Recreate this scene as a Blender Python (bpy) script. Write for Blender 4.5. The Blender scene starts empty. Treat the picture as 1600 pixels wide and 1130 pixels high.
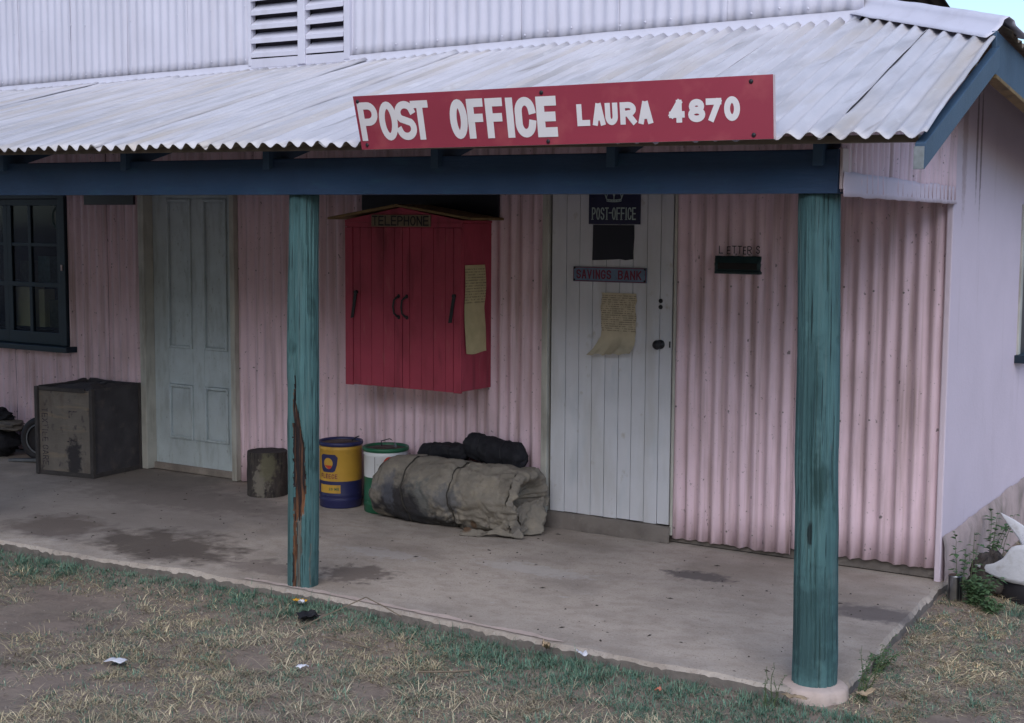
import bpy, math, random
import numpy as np
from mathutils import Vector, Matrix, noise
random.seed(7); rng = np.random.default_rng(7)
scene = bpy.context.scene
COL = scene.collection
rad = math.radians

# ------------------------------------------------------------------ camera
cam_d = bpy.data.cameras.new('camera'); cam = bpy.data.objects.new('camera', cam_d); COL.objects.link(cam)
yaw, pitch, roll = rad(-32.922), rad(5.625), rad(0.38)
fw = Vector((math.sin(yaw)*math.cos(pitch), math.cos(yaw)*math.cos(pitch), -math.sin(pitch)))
r0 = Vector((math.cos(yaw), -math.sin(yaw), 0)); u0 = r0.cross(fw)
rr = math.cos(roll)*r0 + math.sin(roll)*u0; uu = -math.sin(roll)*r0 + math.cos(roll)*u0
cam.matrix_world = Matrix(((rr.x, uu.x, -fw.x, 4.542), (rr.y, uu.y, -fw.y, -5.163), (rr.z, uu.z, -fw.z, 1.78), (0, 0, 0, 1)))
cam_d.sensor_fit = 'HORIZONTAL'; cam_d.sensor_width = 36; cam_d.lens = 49.73
cam_d.clip_start = 0.05; cam_d.clip_end = 1000
scene.camera = cam

# ------------------------------------------------------------------ sky, sun, exposure
SUN_EL, SUN_AZ = rad(42), rad(154)          # azimuth clockwise from +Y: overcast light from in front of the verandah
world = bpy.data.worlds.new('World'); scene.world = world; world.use_nodes = True
wn = world.node_tree.nodes; wl = world.node_tree.links
bg = wn['Background']; sky = wn.new('ShaderNodeTexSky'); sky.sky_type = 'NISHITA'; sky.sun_disc = False
sky.sun_elevation = SUN_EL; sky.sun_rotation = SUN_AZ; sky.air_density = 1.0; sky.dust_density = 1.2; sky.ozone_density = 3.0
wl.new(sky.outputs[0], bg.inputs[0]); bg.inputs[1].default_value = 0.12
sd = bpy.data.lights.new('sun', 'SUN'); sd.energy = 1.1; sd.angle = rad(60); sd.color = (1.0, 0.98, 0.96)
sun = bpy.data.objects.new('sun', sd); COL.objects.link(sun)
sdir = Vector((math.sin(SUN_AZ)*math.cos(SUN_EL), math.cos(SUN_AZ)*math.cos(SUN_EL), math.sin(SUN_EL)))
sun.rotation_euler = sdir.to_track_quat('Z', 'Y').to_euler()
vs = scene.view_settings
vs.view_transform = 'Standard'; vs.look = 'None'; vs.gamma = 1; vs.exposure = 0.8; vs.use_curve_mapping = False

# ------------------------------------------------------------------ materials
def mat(name, col, rough=.75, var=.12, vscale=3., dirt=(), spots=(), bump=None, metal=0., spec=.35, attr=None, attr_col=None):
    """procedural material in world space. dirt: (colour, (sx,sy,sz), lo, hi, amount); spots: (centre, radii, colour, amount, edge noise)"""
    m = bpy.data.materials.new(name); m.use_nodes = True
    n, l = m.node_tree.nodes, m.node_tree.links
    b = n['Principled BSDF']; b.inputs['Roughness'].default_value = rough; b.inputs['Metallic'].default_value = metal
    b.inputs['Specular IOR Level'].default_value = spec
    geo = n.new('ShaderNodeNewGeometry')
    def nz(sc, detail=4, dist=0., rgh=.55):
        mp = n.new('ShaderNodeMapping'); l.new(geo.outputs['Position'], mp.inputs[0]); mp.inputs['Scale'].default_value = sc
        mp.inputs['Location'].default_value = (random.uniform(-9, 9),)*3
        t = n.new('ShaderNodeTexNoise'); l.new(mp.outputs[0], t.inputs['Vector'])
        t.inputs['Scale'].default_value = 1; t.inputs['Detail'].default_value = detail; t.inputs['Roughness'].default_value = rgh; t.inputs['Distortion'].default_value = dist
        return t.outputs['Fac']
    def rng_(x, lo, hi, a=0., c=1.):
        r = n.new('ShaderNodeMapRange'); l.new(x, r.inputs[0])
        for i, v in zip((1, 2, 3, 4), (lo, hi, a, c)): r.inputs[i].default_value = v
        return r.outputs[0]
    def mix(f, a, c, mode='MIX'):
        x = n.new('ShaderNodeMix'); x.data_type = 'RGBA'; x.blend_type = mode
        if isinstance(f, float): x.inputs[0].default_value = f
        else: l.new(f, x.inputs[0])
        for i, v in ((6, a), (7, c)):
            if isinstance(v, tuple): x.inputs[i].default_value = (*v[:3], 1)
            else: l.new(v, x.inputs[i])
        return x.outputs[2]
    if attr:
        a = n.new('ShaderNodeAttribute'); a.attribute_name = attr
        if attr_col is None: cur = a.outputs['Color']
        else: cur = mix(a.outputs['Fac'], tuple(col), tuple(attr_col))
    else:
        cur = tuple(col)
    v = rng_(nz((vscale,)*3, 6), .25, .75, 1-var, 1+var)
    cb = n.new('ShaderNodeCombineColor')
    for i in range(3): l.new(v, cb.inputs[i])
    cur = mix(1.0, cur, cb.outputs[0], 'MULTIPLY')
    for (dc, sc, lo, hi, am) in dirt:
        cur = mix(rng_(nz(sc, 5), lo, hi, 0., am), cur, tuple(dc))
    for (c, r, dc, am, en) in spots:
        mp = n.new('ShaderNodeMapping'); mp.vector_type = 'POINT'
        l.new(geo.outputs['Position'], mp.inputs[0])
        mp.inputs['Scale'].default_value = tuple(1/q for q in r); mp.inputs['Location'].default_value = tuple(-p/q for p, q in zip(c, r))
        ln = n.new('ShaderNodeVectorMath'); ln.operation = 'LENGTH'; l.new(mp.outputs[0], ln.inputs[0])
        sub = n.new('ShaderNodeMath'); sub.operation = 'ADD'; l.new(ln.outputs['Value'], sub.inputs[0])
        l.new(rng_(nz((7/max(.2, min(r)*3),)*3, 5), .2, .8, -en, en), sub.inputs[1])
        cur = mix(rng_(sub.outputs[0], .64, 1.10, am, 0.), cur, tuple(dc))
    l.new(cur, b.inputs['Base Color'])
    if bump:
        sc, st = bump
        bp = n.new('ShaderNodeBump'); bp.inputs['Strength'].default_value = st; bp.inputs['Distance'].default_value = .01
        l.new(nz(sc if isinstance(sc, tuple) else (sc,)*3, 8, rgh=.65), bp.inputs['Height']); l.new(bp.outputs[0], b.inputs['Normal'])
    return m

MAT = {}
RUST = (.16, .075, .04)
MAT['pink'] = mat('pink_painted_iron', (.73, .55, .62), .62, .10, 2.5,
    dirt=(((.25, .165, .135), (24, 24, .9), .50, .72, .62), ((.20, .135, .12), (11, 11, 1.1), .54, .78, .45), ((.36, .25, .23), (2, 2, 1.3), .5, .75, .35), ((.10, .085, .08), (42, 42, 30), .665, .71, .8), ((.16, .12, .11), (90, 90, 60), .66, .72, .7)), bump=(60, .12))
MAT['pink_render'] = mat('pink_wall_render', (.65, .55, .635), .85, .06, 2,
    dirt=(((.28, .20, .19), (9, 9, .9), .60, .85, .35), ((.25, .22, .2), (50, 50, 50), .74, .79, .5)),
    spots=(((2.57, 2.22, 2.22), (.1, .02, .33), (.16, .11, .12), .75, .25), ((2.57, 2.30, 2.18), (.1, .018, .36), (.14, .10, .11), .75, .25), ((2.57, 2.0, 2.3), (.1, .05, .5), (.3, .2, .2), .5, .3),), bump=(45, .2))
MAT['plinth'] = mat('stained_render_plinth', (.47, .36, .35), .9, .18, 5,
    dirt=(((.16, .14, .12), (6, 6, 4), .5, .72, .7), ((.08, .1, .05), (9, 9, 5), .6, .74, .6)), bump=(30, .5))
MAT['white_iron'] = mat('white_upper_iron', (.58, .57, .65), .6, .07, 2,
    dirt=(((.40, .37, .40), (10, 10, 1), .55, .8, .4), ((.2, .17, .17), (60, 60, 45), .75, .79, .4)), bump=(70, .1))
MAT['roof'] = mat('weathered_roof_iron', (.545, .53, .565), .5, .12, 2.2, metal=.08,
    dirt=(((.46, .385, .30), (6, .6, 1), .48, .70, .6), ((.30, .295, .31), (15, 1.0, 1), .50, .70, .62), ((.20, .17, .15), (40, 1.2, 2), .62, .72, .5), ((.66, .65, .67), (16, 5, 5), .62, .74, .55), (RUST, (60, 20, 20), .74, .80, .5)), bump=(50, .15))
MAT['iron_back'] = mat('dull_iron_underside', (.16, .13, .10), .7, .2, 4, dirt=((RUST, (5, 3, 3), .55, .75, .5),))
MAT['navy'] = mat('dark_blue_beam_paint', (.028, .058, .118), .6, .25, 3,
    dirt=(((.015, .05, .11), (3, 9, 9), .45, .7, .6), ((.035, .10, .15), (5, 10, 14), .58, .72, .5), ((.3, .3, .3), (40, 40, 40), .77, .8, .5)), bump=((9, 60, 60), .35))
MAT['blue'] = mat('mid_blue_barge_paint', (.042, .082, .14), .6, .15, 4, dirt=(((.05, .10, .16), (9, 9, 9), .5, .75, .5),), bump=(40, .2))
MAT['teal'] = mat('teal_post_paint', (.072, .158, .166), .7, .22, 5, attr='bare', attr_col=(.19, .155, .13),
    dirt=(((.036, .092, .10), (38, 38, 1.0), .48, .62, .6), ((.10, .165, .165), (70, 70, 2.2), .56, .68, .55), ((.008, .020, .024), (95, 95, 2.2), .60, .66, .95), ((.06, .17, .175), (30, 30, 2), .6, .75, .5), ((.02, .055, .055), (12, 12, 5), .58, .68, .7), ((.16, .15, .13), (50, 50, 9), .70, .75, .6)), spots=(((2.61, -.05, .22), (.12, .12, .22), (.026, .06, .066), .6, .6), ((2.61, -.06, .60), (.012, .12, .055), (.008, .015, .018), .9, .3), ((2.585, -.07, 1.1), (.06, .1, .3), (.03, .075, .08), .5, .6)), bump=((110, 110, 3), .9))
MAT['rot'] = mat('rotten_orange_wood', (.17, .075, .036), .85, .35, 12,
    dirt=(((.014, .011, .014), (45, 45, 3), .36, .52, .97), ((.30, .24, .20), (40, 40, 5), .62, .75, .8)), bump=((90, 90, 6), .9))
MAT['concrete'] = mat('stained_concrete', (.405, .350, .308), .9, .16, 1.6,
    dirt=(((.16, .135, .12), (2.2, 2.2, 2), .48, .75, .55), ((.42, .375, .35), (3, 6, 3), .60, .74, .5), ((.10, .085, .078), (45, 45, 30), .66, .74, .6), ((.24, .19, .155), (11, 15, 9), .48, .68, .4), ((.5, .46, .42), (110, 110, 90), .58, .70, .45), ((.15, .125, .11), (100, 100, 90), .57, .68, .55), ((.21, .17, .14), (1.1, 1.6, 1), .5, .66, .5), ((.5, .48, .48), (5, 16, 5), .68, .76, .45)),
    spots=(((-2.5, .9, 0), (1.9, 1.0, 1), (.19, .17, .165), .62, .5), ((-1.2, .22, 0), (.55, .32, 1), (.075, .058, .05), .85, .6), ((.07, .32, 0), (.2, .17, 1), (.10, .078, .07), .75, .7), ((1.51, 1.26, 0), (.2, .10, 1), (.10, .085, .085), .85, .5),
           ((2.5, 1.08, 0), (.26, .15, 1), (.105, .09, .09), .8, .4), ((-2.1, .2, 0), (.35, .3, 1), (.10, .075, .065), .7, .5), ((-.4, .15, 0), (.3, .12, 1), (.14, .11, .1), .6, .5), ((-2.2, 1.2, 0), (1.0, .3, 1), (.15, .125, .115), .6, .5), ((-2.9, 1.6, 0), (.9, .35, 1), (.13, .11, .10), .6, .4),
           ((.75, .9, 0), (.35, .10, 1), (.48, .45, .44), .5, .6), ((-.1, .75, 0), (.3, .09, 1), (.45, .42, .42), .45, .6)), bump=(22, .45))
MAT['dark_cement'] = mat('dark_cement', (.17, .148, .135), .95, .2, 5, dirt=(((.08, .07, .065), (9, 9, 9), .5, .7, .6), ((.3, .27, .25), (20, 20, 20), .6, .75, .5)), bump=(30, .6))
MAT['pale_cement'] = mat('pale_cement', (.46, .37, .335), .9, .14, 6, dirt=(((.2, .16, .14), (12, 12, 9), .55, .75, .5),), bump=(40, .4))
MAT['dirt'] = mat('bare_earth', (.215, .168, .14), .95, .25, 3,
    dirt=(((.25, .205, .165), (4, 4, 4), .45, .7, .55), ((.10, .075, .065), (9, 9, 9), .5, .72, .5), ((.32, .29, .26), (70, 70, 70), .68, .74, .55), ((.05, .04, .035), (55, 55, 55), .68, .75, .5)), bump=(28, .8))
MAT['grass'] = mat('grass_blades', (1, 1, 1), .8, .1, 8, attr='tint', spec=.2)
MAT['door_white'] = mat('worn_white_door_paint', (.58, .585, .63), .6, .08, 3,
    dirt=(((.36, .34, .30), (6, 6, 1.2), .5, .75, .5), ((.42, .47, .53), (8, 8, 2.5), .58, .75, .45), ((.10, .09, .085), (60, 60, 40), .73, .78, .6), ((.30, .25, .17), (14, 14, 9), .66, .76, .5)), bump=(50, .1))
MAT['door_grey'] = mat('grubby_grey_door_paint', (.47, .53, .56), .65, .14, 5,
    dirt=(((.24, .26, .25), (22, 22, 5), .5, .72, .42), ((.14, .14, .135), (70, 70, 25), .62, .72, .5)), bump=(40, .2))
MAT['jamb'] = mat('grubby_cream_jamb', (.46, .45, .41), .65, .15, 6, dirt=(((.2, .18, .15), (14, 14, 3), .5, .7, .6),))
MAT['dark'] = mat('dark_gap', (.018, .016, .016), .9, .2, 5)
MAT['black_iron'] = mat('black_iron', (.02, .02, .024), .45, .2, 20)
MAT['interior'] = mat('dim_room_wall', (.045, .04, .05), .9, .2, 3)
MAT['frame_navy'] = mat('window_frame_paint', (.010, .022, .036), .5, .2, 8)
MAT['red'] = mat('red_cabinet_paint', (.36, .048, .082), .55, .14, 4,
    dirt=(((.17, .018, .032), (8, 8, 3), .5, .75, .6), ((.06, .01, .015), (50, 50, 30), .72, .77, .7), ((.40, .11, .12), (30, 30, 6), .60, .74, .5), ((.12, .016, .028), (14, 14, 2), .55, .7, .5)), bump=(60, .2))
MAT['sign_red'] = mat('faded_red_sign_paint', (.30, .040, .066), .55, .08, 3, dirt=(((.46, .12, .12), (7, 7, 7), .55, .75, .4), ((.5, .25, .24), (45, 45, 45), .74, .79, .5)))
MAT['sign_white'] = mat('sign_white_paint', (.72, .69, .70), .6, .06, 6, dirt=(((.45, .25, .25), (60, 60, 60), .72, .78, .4),))
MAT['sign_edge'] = mat('pale_sign_edge', (.62, .50, .50), .7, .1, 10)
MAT['ochre'] = mat('weathered_ochre_timber', (.20, .135, .06), .8, .25, 9, dirt=(((.06, .045, .03), (20, 20, 20), .5, .7, .6),))
MAT['plate'] = mat('dull_plate', (.17, .13, .085), .6, .15, 20)
MAT['ink'] = mat('black_letter_paint', (.012, .012, .016), .6, .1, 20)
MAT['plate_navy'] = mat('enamel_navy_plate', (.018, .018, .055), .25, .15, 15, dirt=(((.1, .07, .06), (50, 50, 50), .7, .76, .6),), spec=.5)
MAT['letter_pale'] = mat('pale_enamel_letters', (.34, .42, .41), .4, .15, 30)
MAT['plate_black'] = mat('black_notice_board', (.012, .012, .022), .35, .2, 10, spec=.45)
MAT['plate_blue'] = mat('faded_blue_plate', (.13, .19, .28), .5, .2, 20, dirt=(((.05, .06, .1), (40, 40, 40), .6, .75, .6),))
MAT['maroon'] = mat('maroon_letters', (.17, .030, .055), .5, .15, 30)
def paper_mat(name, col, rows, z0, z1, ink_col):
    """old paper with rows of small print between heights z0 and z1 (flat print)"""
    m = mat(name, col, .9, .12, 14, dirt=((tuple(c*.6 for c in col), (12, 12, 9), .55, .75, .5),))
    n, l = m.node_tree.nodes, m.node_tree.links; b = n['Principled BSDF']
    src = b.inputs['Base Color'].links[0].from_socket
    geo = n.new('ShaderNodeNewGeometry'); sp = n.new('ShaderNodeSeparateXYZ'); l.new(geo.outputs['Position'], sp.inputs[0])
    fr = n.new('ShaderNodeMapRange'); l.new(sp.outputs[2], fr.inputs[0]); fr.inputs[1].default_value = z0; fr.inputs[2].default_value = z1; fr.inputs[4].default_value = rows; fr.clamp = False
    fc = n.new('ShaderNodeMath'); fc.operation = 'FRACT'; l.new(fr.outputs[0], fc.inputs[0])
    gt = n.new('ShaderNodeMath'); gt.operation = 'GREATER_THAN'; l.new(fc.outputs[0], gt.inputs[0]); gt.inputs[1].default_value = .52
    mp = n.new('ShaderNodeMapping'); l.new(geo.outputs['Position'], mp.inputs[0]); mp.inputs['Scale'].default_value = (110, 110, 55)
    t = n.new('ShaderNodeTexNoise'); l.new(mp.outputs[0], t.inputs['Vector']); t.inputs['Scale'].default_value = 1; t.inputs['Detail'].default_value = 1
    g2 = n.new('ShaderNodeMapRange'); l.new(t.outputs['Fac'], g2.inputs[0]); g2.inputs[1].default_value = .40; g2.inputs[2].default_value = .52; g2.inputs[4].default_value = .55
    inr = n.new('ShaderNodeMath'); inr.operation = 'COMPARE'; l.new(sp.outputs[2], inr.inputs[0]); inr.inputs[1].default_value = (z0+z1)/2; inr.inputs[2].default_value = abs(z1-z0)/2
    m1 = n.new('ShaderNodeMath'); m1.operation = 'MULTIPLY'; l.new(gt.outputs[0], m1.inputs[0]); l.new(g2.outputs[0], m1.inputs[1])
    m2 = n.new('ShaderNodeMath'); m2.operation = 'MULTIPLY'; l.new(m1.outputs[0], m2.inputs[0]); l.new(inr.outputs[0], m2.inputs[1])
    x = n.new('ShaderNodeMix'); x.data_type = 'RGBA'; l.new(m2.outputs[0], x.inputs[0]); l.new(src, x.inputs[6]); x.inputs[7].default_value = (*ink_col, 1)
    l.new(x.outputs[2], b.inputs['Base Color'])
    return m
def glass_mat():
    m = bpy.data.materials.new('old_window_glass'); m.use_nodes = True; n, l = m.node_tree.nodes, m.node_tree.links
    n.remove(n['Principled BSDF']); tr = n.new('ShaderNodeBsdfTransparent'); tr.inputs[0].default_value = (.75, .8, .82, 1)
    gl = n.new('ShaderNodeBsdfGlossy'); gl.inputs['Roughness'].default_value = .06; gl.inputs[0].default_value = (.35, .38, .45, 1); fr = n.new('ShaderNodeFresnel'); fr.inputs[0].default_value = 1.22
    mx = n.new('ShaderNodeMixShader'); l.new(fr.outputs[0], mx.inputs[0]); l.new(tr.outputs[0], mx.inputs[1]); l.new(gl.outputs[0], mx.inputs[2]); l.new(mx.outputs[0], n['Material Output'].inputs[0])
    return m
MAT['glass'] = glass_mat()

# ------------------------------------------------------------------ mesh helpers (world coordinates everywhere)
def fbm(x, y, z=0., o=4):
    return noise.fractal(Vector((x, y, z)), 1.0, 2.0, o)
class MB:
    def __init__(s): s.v = []; s.f = []; s.mi = []; s.cur = 0
    def add(s, vs_, fs):
        o = len(s.v); s.v += [tuple(p) for p in vs_]; s.f += [tuple(i+o for i in q) for q in fs]; s.mi += [s.cur]*len(fs); return s
    def box(s, x0, x1, y0, y1, z0, z1):
        return s.add([(x0,y0,z0),(x1,y0,z0),(x1,y1,z0),(x0,y1,z0),(x0,y0,z1),(x1,y0,z1),(x1,y1,z1),(x0,y1,z1)],
                     [(0,3,2,1),(4,5,6,7),(0,1,5,4),(1,2,6,5),(2,3,7,6),(3,0,4,7)])
    def hexa(s, p):     # 8 points ordered like box
        return s.add(p, [(0,3,2,1),(4,5,6,7),(0,1,5,4),(1,2,6,5),(2,3,7,6),(3,0,4,7)])
    def beam(s, a, b, side, up, w, h):   # bar from a to b: width w along side, height h along up (centre line)
        a, b, side, up = Vector(a), Vector(b), Vector(side)*w/2, Vector(up)*h/2
        return s.hexa([a-side-up, b-side-up, b+side-up, a+side-up, a-side+up, b-side+up, b+side+up, a+side+up])
    def tube(s, pts, r, n=8, cap=True):
        pts = [Vector(p) for p in pts]; m = len(pts); rs = r if isinstance(r, (list, tuple)) else [r]*m
        o = len(s.v); prev = None
        for i, p in enumerate(pts):
            t = (pts[min(i+1, m-1)]-pts[max(i-1, 0)]).normalized()
            if prev is None: nrm = t.orthogonal().normalized()
            else: nrm = (prev - t*prev.dot(t)).normalized()
            prev = nrm; bn = t.cross(nrm)
            for k in range(n):
                a = 2*math.pi*k/n; s.v.append(tuple(p+(nrm*math.cos(a)+bn*math.sin(a))*rs[i]))
        fs = [(o+i*n+k, o+i*n+(k+1) % n, o+(i+1)*n+(k+1) % n, o+(i+1)*n+k) for i in range(m-1) for k in range(n)]
        if cap: fs += [tuple(o+k for k in range(n))[::-1], tuple(o+(m-1)*n+k for k in range(n))]
        s.f += fs; s.mi += [s.cur]*len(fs); return s
    def lathe(s, prof, c, n=32, jit=0.):  # prof: (r,z) list, c centre
        o = len(s.v)
        for (r, z) in prof:
            for k in range(n):
                a = 2*math.pi*k/n; q = r*(1+jit*fbm(math.cos(a)*2, math.sin(a)*2, z*5)) if jit else r
                s.v.append((c[0]+q*math.cos(a), c[1]+q*math.sin(a), c[2]+z))
        fs = [(o+i*n+k, o+i*n+(k+1) % n, o+(i+1)*n+(k+1) % n, o+(i+1)*n+k) for i in range(len(prof)-1) for k in range(n)]
        s.f += fs; s.mi += [s.cur]*len(fs); return s
    def grid(s, fn, nu, nv, closed_u=False):
        o = len(s.v)
        for j in range(nv+1):
            for i in range(nu if closed_u else nu+1): s.v.append(tuple(fn(i/nu, j/nv)))
        w = nu if closed_u else nu+1
        fs = [(o+j*w+i, o+j*w+(i+1) % w, o+(j+1)*w+(i+1) % w, o+(j+1)*w+i) for j in range(nv) for i in range(nu)]
        s.f += fs; s.mi += [s.cur]*len(fs); return s
    def build(s, name, m, parent=None, smooth=False, bevel=0., solid=0.):
        base = Vector((0, 0, 0)); p = parent
        while p is not None: base += Vector(p.location); p = p.parent
        me = bpy.data.meshes.new(name); me.from_pydata([(a-base.x, b-base.y, c-base.z) for a, b, c in s.v], [], s.f)
        for mm in (m if isinstance(m, (list, tuple)) else [m]): me.materials.append(MAT[mm] if isinstance(mm, str) else mm)
        if any(s.mi): me.polygons.foreach_set('material_index', s.mi)
        if smooth: me.polygons.foreach_set('use_smooth', [True]*len(me.polygons))
        me.update()
        o = bpy.data.objects.new(name, me); COL.objects.link(o); o.parent = parent
        if bevel:
            b = o.modifiers.new('bevel', 'BEVEL'); b.width = bevel; b.segments = 2; b.limit_method = 'ANGLE'
        if solid:
            q = o.modifiers.new('solid', 'SOLIDIFY'); q.thickness = solid; q.offset = 0
        return o
def empty(name, loc, label, cat, group=None):
    o = bpy.data.objects.new(name, None); COL.objects.link(o); o.location = loc; o.empty_display_size = .1
    return tag(o, label, cat, group)
def tag(o, label, cat, group=None):
    o['label'] = label; o['category'] = cat
    if group: o['group'] = group
    return o
def struct(o, label=None):
    o['kind'] = 'structure'
    if label: o['label'] = label
    return o
def box(name, m, parent, *a, bevel=.003): return MB().box(*a).build(name, m, parent, bevel=bevel)

# ---- lettering: stroke letters turned into flat ribbons
def arc(cx, cy, rx, ry, a0, a1, n=12): return [(cx+rx*math.cos(rad(a0+(a1-a0)*i/n)), cy+ry*math.sin(rad(a0+(a1-a0)*i/n))) for i in range(n+1)]
G = {
 'P': [[(0,0),(0,1)], [(0,1),(.5,1)]+arc(.5,.74,.5,.26,90,-90)+[(.0,.48)]],
 'O': [arc(.5,.5,.5,.5,90,450,28)], '0': [arc(.5,.5,.5,.5,90,450,28)],
 'S': [arc(.5,.75,.5,.25,15,90,6)+arc(.5,.75,.5,.25,90,230,10)+arc(.5,.25,.5,.25,50,-90,10)+arc(.5,.25,.5,.25,-90,-165,6)],
 'T': [[(.5,0),(.5,1)], [(0,1),(1,1)]], 'F': [[(0,0),(0,1)], [(0,1),(1,1)], [(0,.52),(.9,.52)]],
 'E': [[(0,0),(0,1)], [(0,1),(1,1)], [(0,.5),(.9,.5)], [(0,0),(1,0)]], 'I': [[(.5,0),(.5,1)]],
 'C': [arc(.5,.68,.5,.32,8,90,7)+arc(.5,.68,.5,.32,90,180,7)+arc(.5,.32,.5,.32,180,270,7)+arc(.5,.32,.5,.32,270,352,7)],
 'L': [[(0,1),(0,0)], [(0,0),(1,0)]], 'A': [[(0,0),(.42,1)], [(1,0),(.58,1)], [(.25,.3),(.75,.3)]],
 'U': [[(0,1),(0,.34)]+arc(.5,.34,.5,.34,180,360,14)+[(1,1)]],
 'R': [[(0,0),(0,1)], [(0,1),(.5,1)]+arc(.5,.74,.5,.26,90,-90)+[(.0,.48)], [(.5,.45),(1,0)]],
 '4': [[(.72,0),(.72,1)], [(.72,1),(0,.3)], [(0,.3),(1,.3)]],
 '8': [arc(.5,.76,.42,.24,90,450,20), arc(.5,.26,.5,.26,90,450,20)], '7': [[(0,1),(1,1)], [(.98,.96),(.3,0)]],
 'H': [[(0,0),(0,1)], [(1,0),(1,1)], [(0,.5),(1,.5)]], 'N': [[(0,0),(0,1)], [(0,1),(1,0)], [(1,0),(1,1)]],
 'V': [[(0,1),(.5,0)], [(1,1),(.5,0)]], 'G': [arc(.5,.68,.5,.32,15,90,7)+arc(.5,.68,.5,.32,90,180,7)+arc(.5,.32,.5,.32,180,270,7)+arc(.5,.32,.5,.32,270,360,7)+[(1,.45),(.55,.45)]],
 'B': [[(0,0),(0,1)], [(0,1),(.5,1)]+arc(.5,.76,.45,.24,90,-90)+[(0,.52)], [(0,.52),(.5,.52)]+arc(.5,.26,.5,.26,90,-90)+[(0,0)]],
 'K': [[(0,0),(0,1)], [(1,1),(0,.42)], [(.3,.58),(1,0)]], 'M': [[(0,0),(0,1)], [(0,1),(.5,.3)], [(.5,.3),(1,1)], [(1,1),(1,0)]],
 'D': [[(0,0),(0,1)], [(0,1),(.4,1)]+arc(.4,.5,.6,.5,90,-90,14)+[(0,0)]], '1': [[(.5,0),(.5,1)]],
 'X': [[(0,0),(1,1)], [(0,1),(1,0)]], '2': [arc(.5,.7,.5,.3,170,-30,12)+[(0,0)], [(0,0),(1,0)]], '-': [[(0,.5),(1,.5)]], '.': [[(.4,0),(.6,0)]], ',': [[(.5,.02),(.3,-.18)]],
}
def ribbons(mb, strokes, hw, fn, lift=.0003):
    """strokes: polylines in metres on a face; fn(u, v, d) gives the 3D point d metres proud of it"""
    for k, st in enumerate(strokes):
        closed = len(st) > 6 and math.dist(st[0], st[-1]) < 1e-4
        P = [Vector(p) for i, p in enumerate(st) if i == 0 or math.dist(p, st[i-1]) > 1e-6]
        if closed: P = P[:-1]
        n = len(P); L_, R_ = [], []
        for i in range(n):
            a = P[i-1] if (closed or i > 0) else None; c = P[(i+1) % n] if (closed or i < n-1) else None
            d0 = (P[i]-a).normalized() if a is not None else None; d1 = (c-P[i]).normalized() if c is not None else None
            if d0 is None: d0 = d1
            if d1 is None: d1 = d0
            t = (d0+d1)
            t = t.normalized() if t.length > 1e-6 else d0
            nr = Vector((-t.y, t.x)); sc = hw/max(.5, nr.dot(Vector((-d0.y, d0.x))))
            p = P[i].copy()
            if a is None: p = p - d1*hw*.98
            if c is None: p = p + d0*hw*.98
            L_.append(p+nr*sc); R_.append(p-nr*sc)
        d = .0012+lift*k
        v = [fn(q.x, q.y, d) for q in L_]+[fn(q.x, q.y, d) for q in R_]
        rngk = range(n) if closed else range(n-1)
        mb.add(v, [(n+i, n+(i+1) % n, (i+1) % n, i) for i in rngk])
def glyph(ch, u0, u1, v0, v1, hw):
    w, h = u1-u0-2*hw, v1-v0-2*hw
    if ch == 'I': return [[((u0+u1)/2, v0+hw), ((u0+u1)/2, v1-hw)]]
    return [[(u0+hw+x*w, v0+hw+y*h) for x, y in st] for st in G[ch]]
class Letters:
    """collects ribbons like MB but makes one mesh per letter"""
    def __init__(s): s.parts = []
    def add(s, v, f): s.parts[-1].add(v, f)
    def new(s): s.parts.append(MB())
    def build(s, name, m, parent):
        for p in s.parts: p.build('letter', m, parent)
def word(mb, text, u, v0, v1, cw, gap, hw, fn, jit=0.):
    for ch in text:
        if ch == ' ': u += cw*.7; continue
        w = cw*(.45 if ch in 'I' else .3 if ch in '.,' else 1.15 if ch == 'M' else 1)
        j = random.uniform(-jit, jit)
        if isinstance(mb, Letters): mb.new()
        ribbons(mb, glyph(ch, u, u+w, v0+j, v1+j, hw), hw, fn); u += w+gap
    return u

# ---- corrugated sheets
def corr(name, m, parent, bot, top, width, N, pitch=.078, amp=.0120, rows=10, phase=0., tilt=.004, dent=.003, jag=0., seed=0, waves_n=8, solid=.0016, back=False, lift=0.):
    """bot(u), top(u) in metres along the sheet give the end points of each rib; N is the face normal"""
    N = Vector(N).normalized(); cols = max(4, int(round(width/pitch*waves_n))); mb = MB()
    bpts = [Vector(bot(width*i/cols)) for i in range(cols+1)]; tpts = [Vector(top(width*i/cols)) for i in range(cols+1)]
    def f(a, b):
        i = int(round(a*cols)); u = a*width
        p0, p1 = bpts[i], tpts[i]
        p = p0.lerp(p1, b)
        if b == 0 and jag: p = p + (p1-p0).normalized()*(jag*(fbm(u*9+seed, seed*3.1, 0, 3)+.4*fbm(u*45, seed, 2)))
        h = amp*math.cos(2*math.pi*(u/pitch+phase)) + tilt*(a-.5) + dent*fbm(u*3+seed*7.7, b*4, seed, 3) + dent*.5*fbm(u*14, b*9+seed, 5, 2)
        if back: h += lift*max(0., a-.8)/.2*max(0., .25+fbm(b*3, seed*2.2, 4))
        if b < .12 or b > .93: h += dent*1.6*fbm(u*22+seed, 3.3, b*3, 2)
        return p + N*h
    mb.grid(f, cols, rows)
    o = mb.build(name, m, parent, smooth=True, solid=solid)
    if back: o.modifiers['solid'].material_offset = 1
    return o

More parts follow.
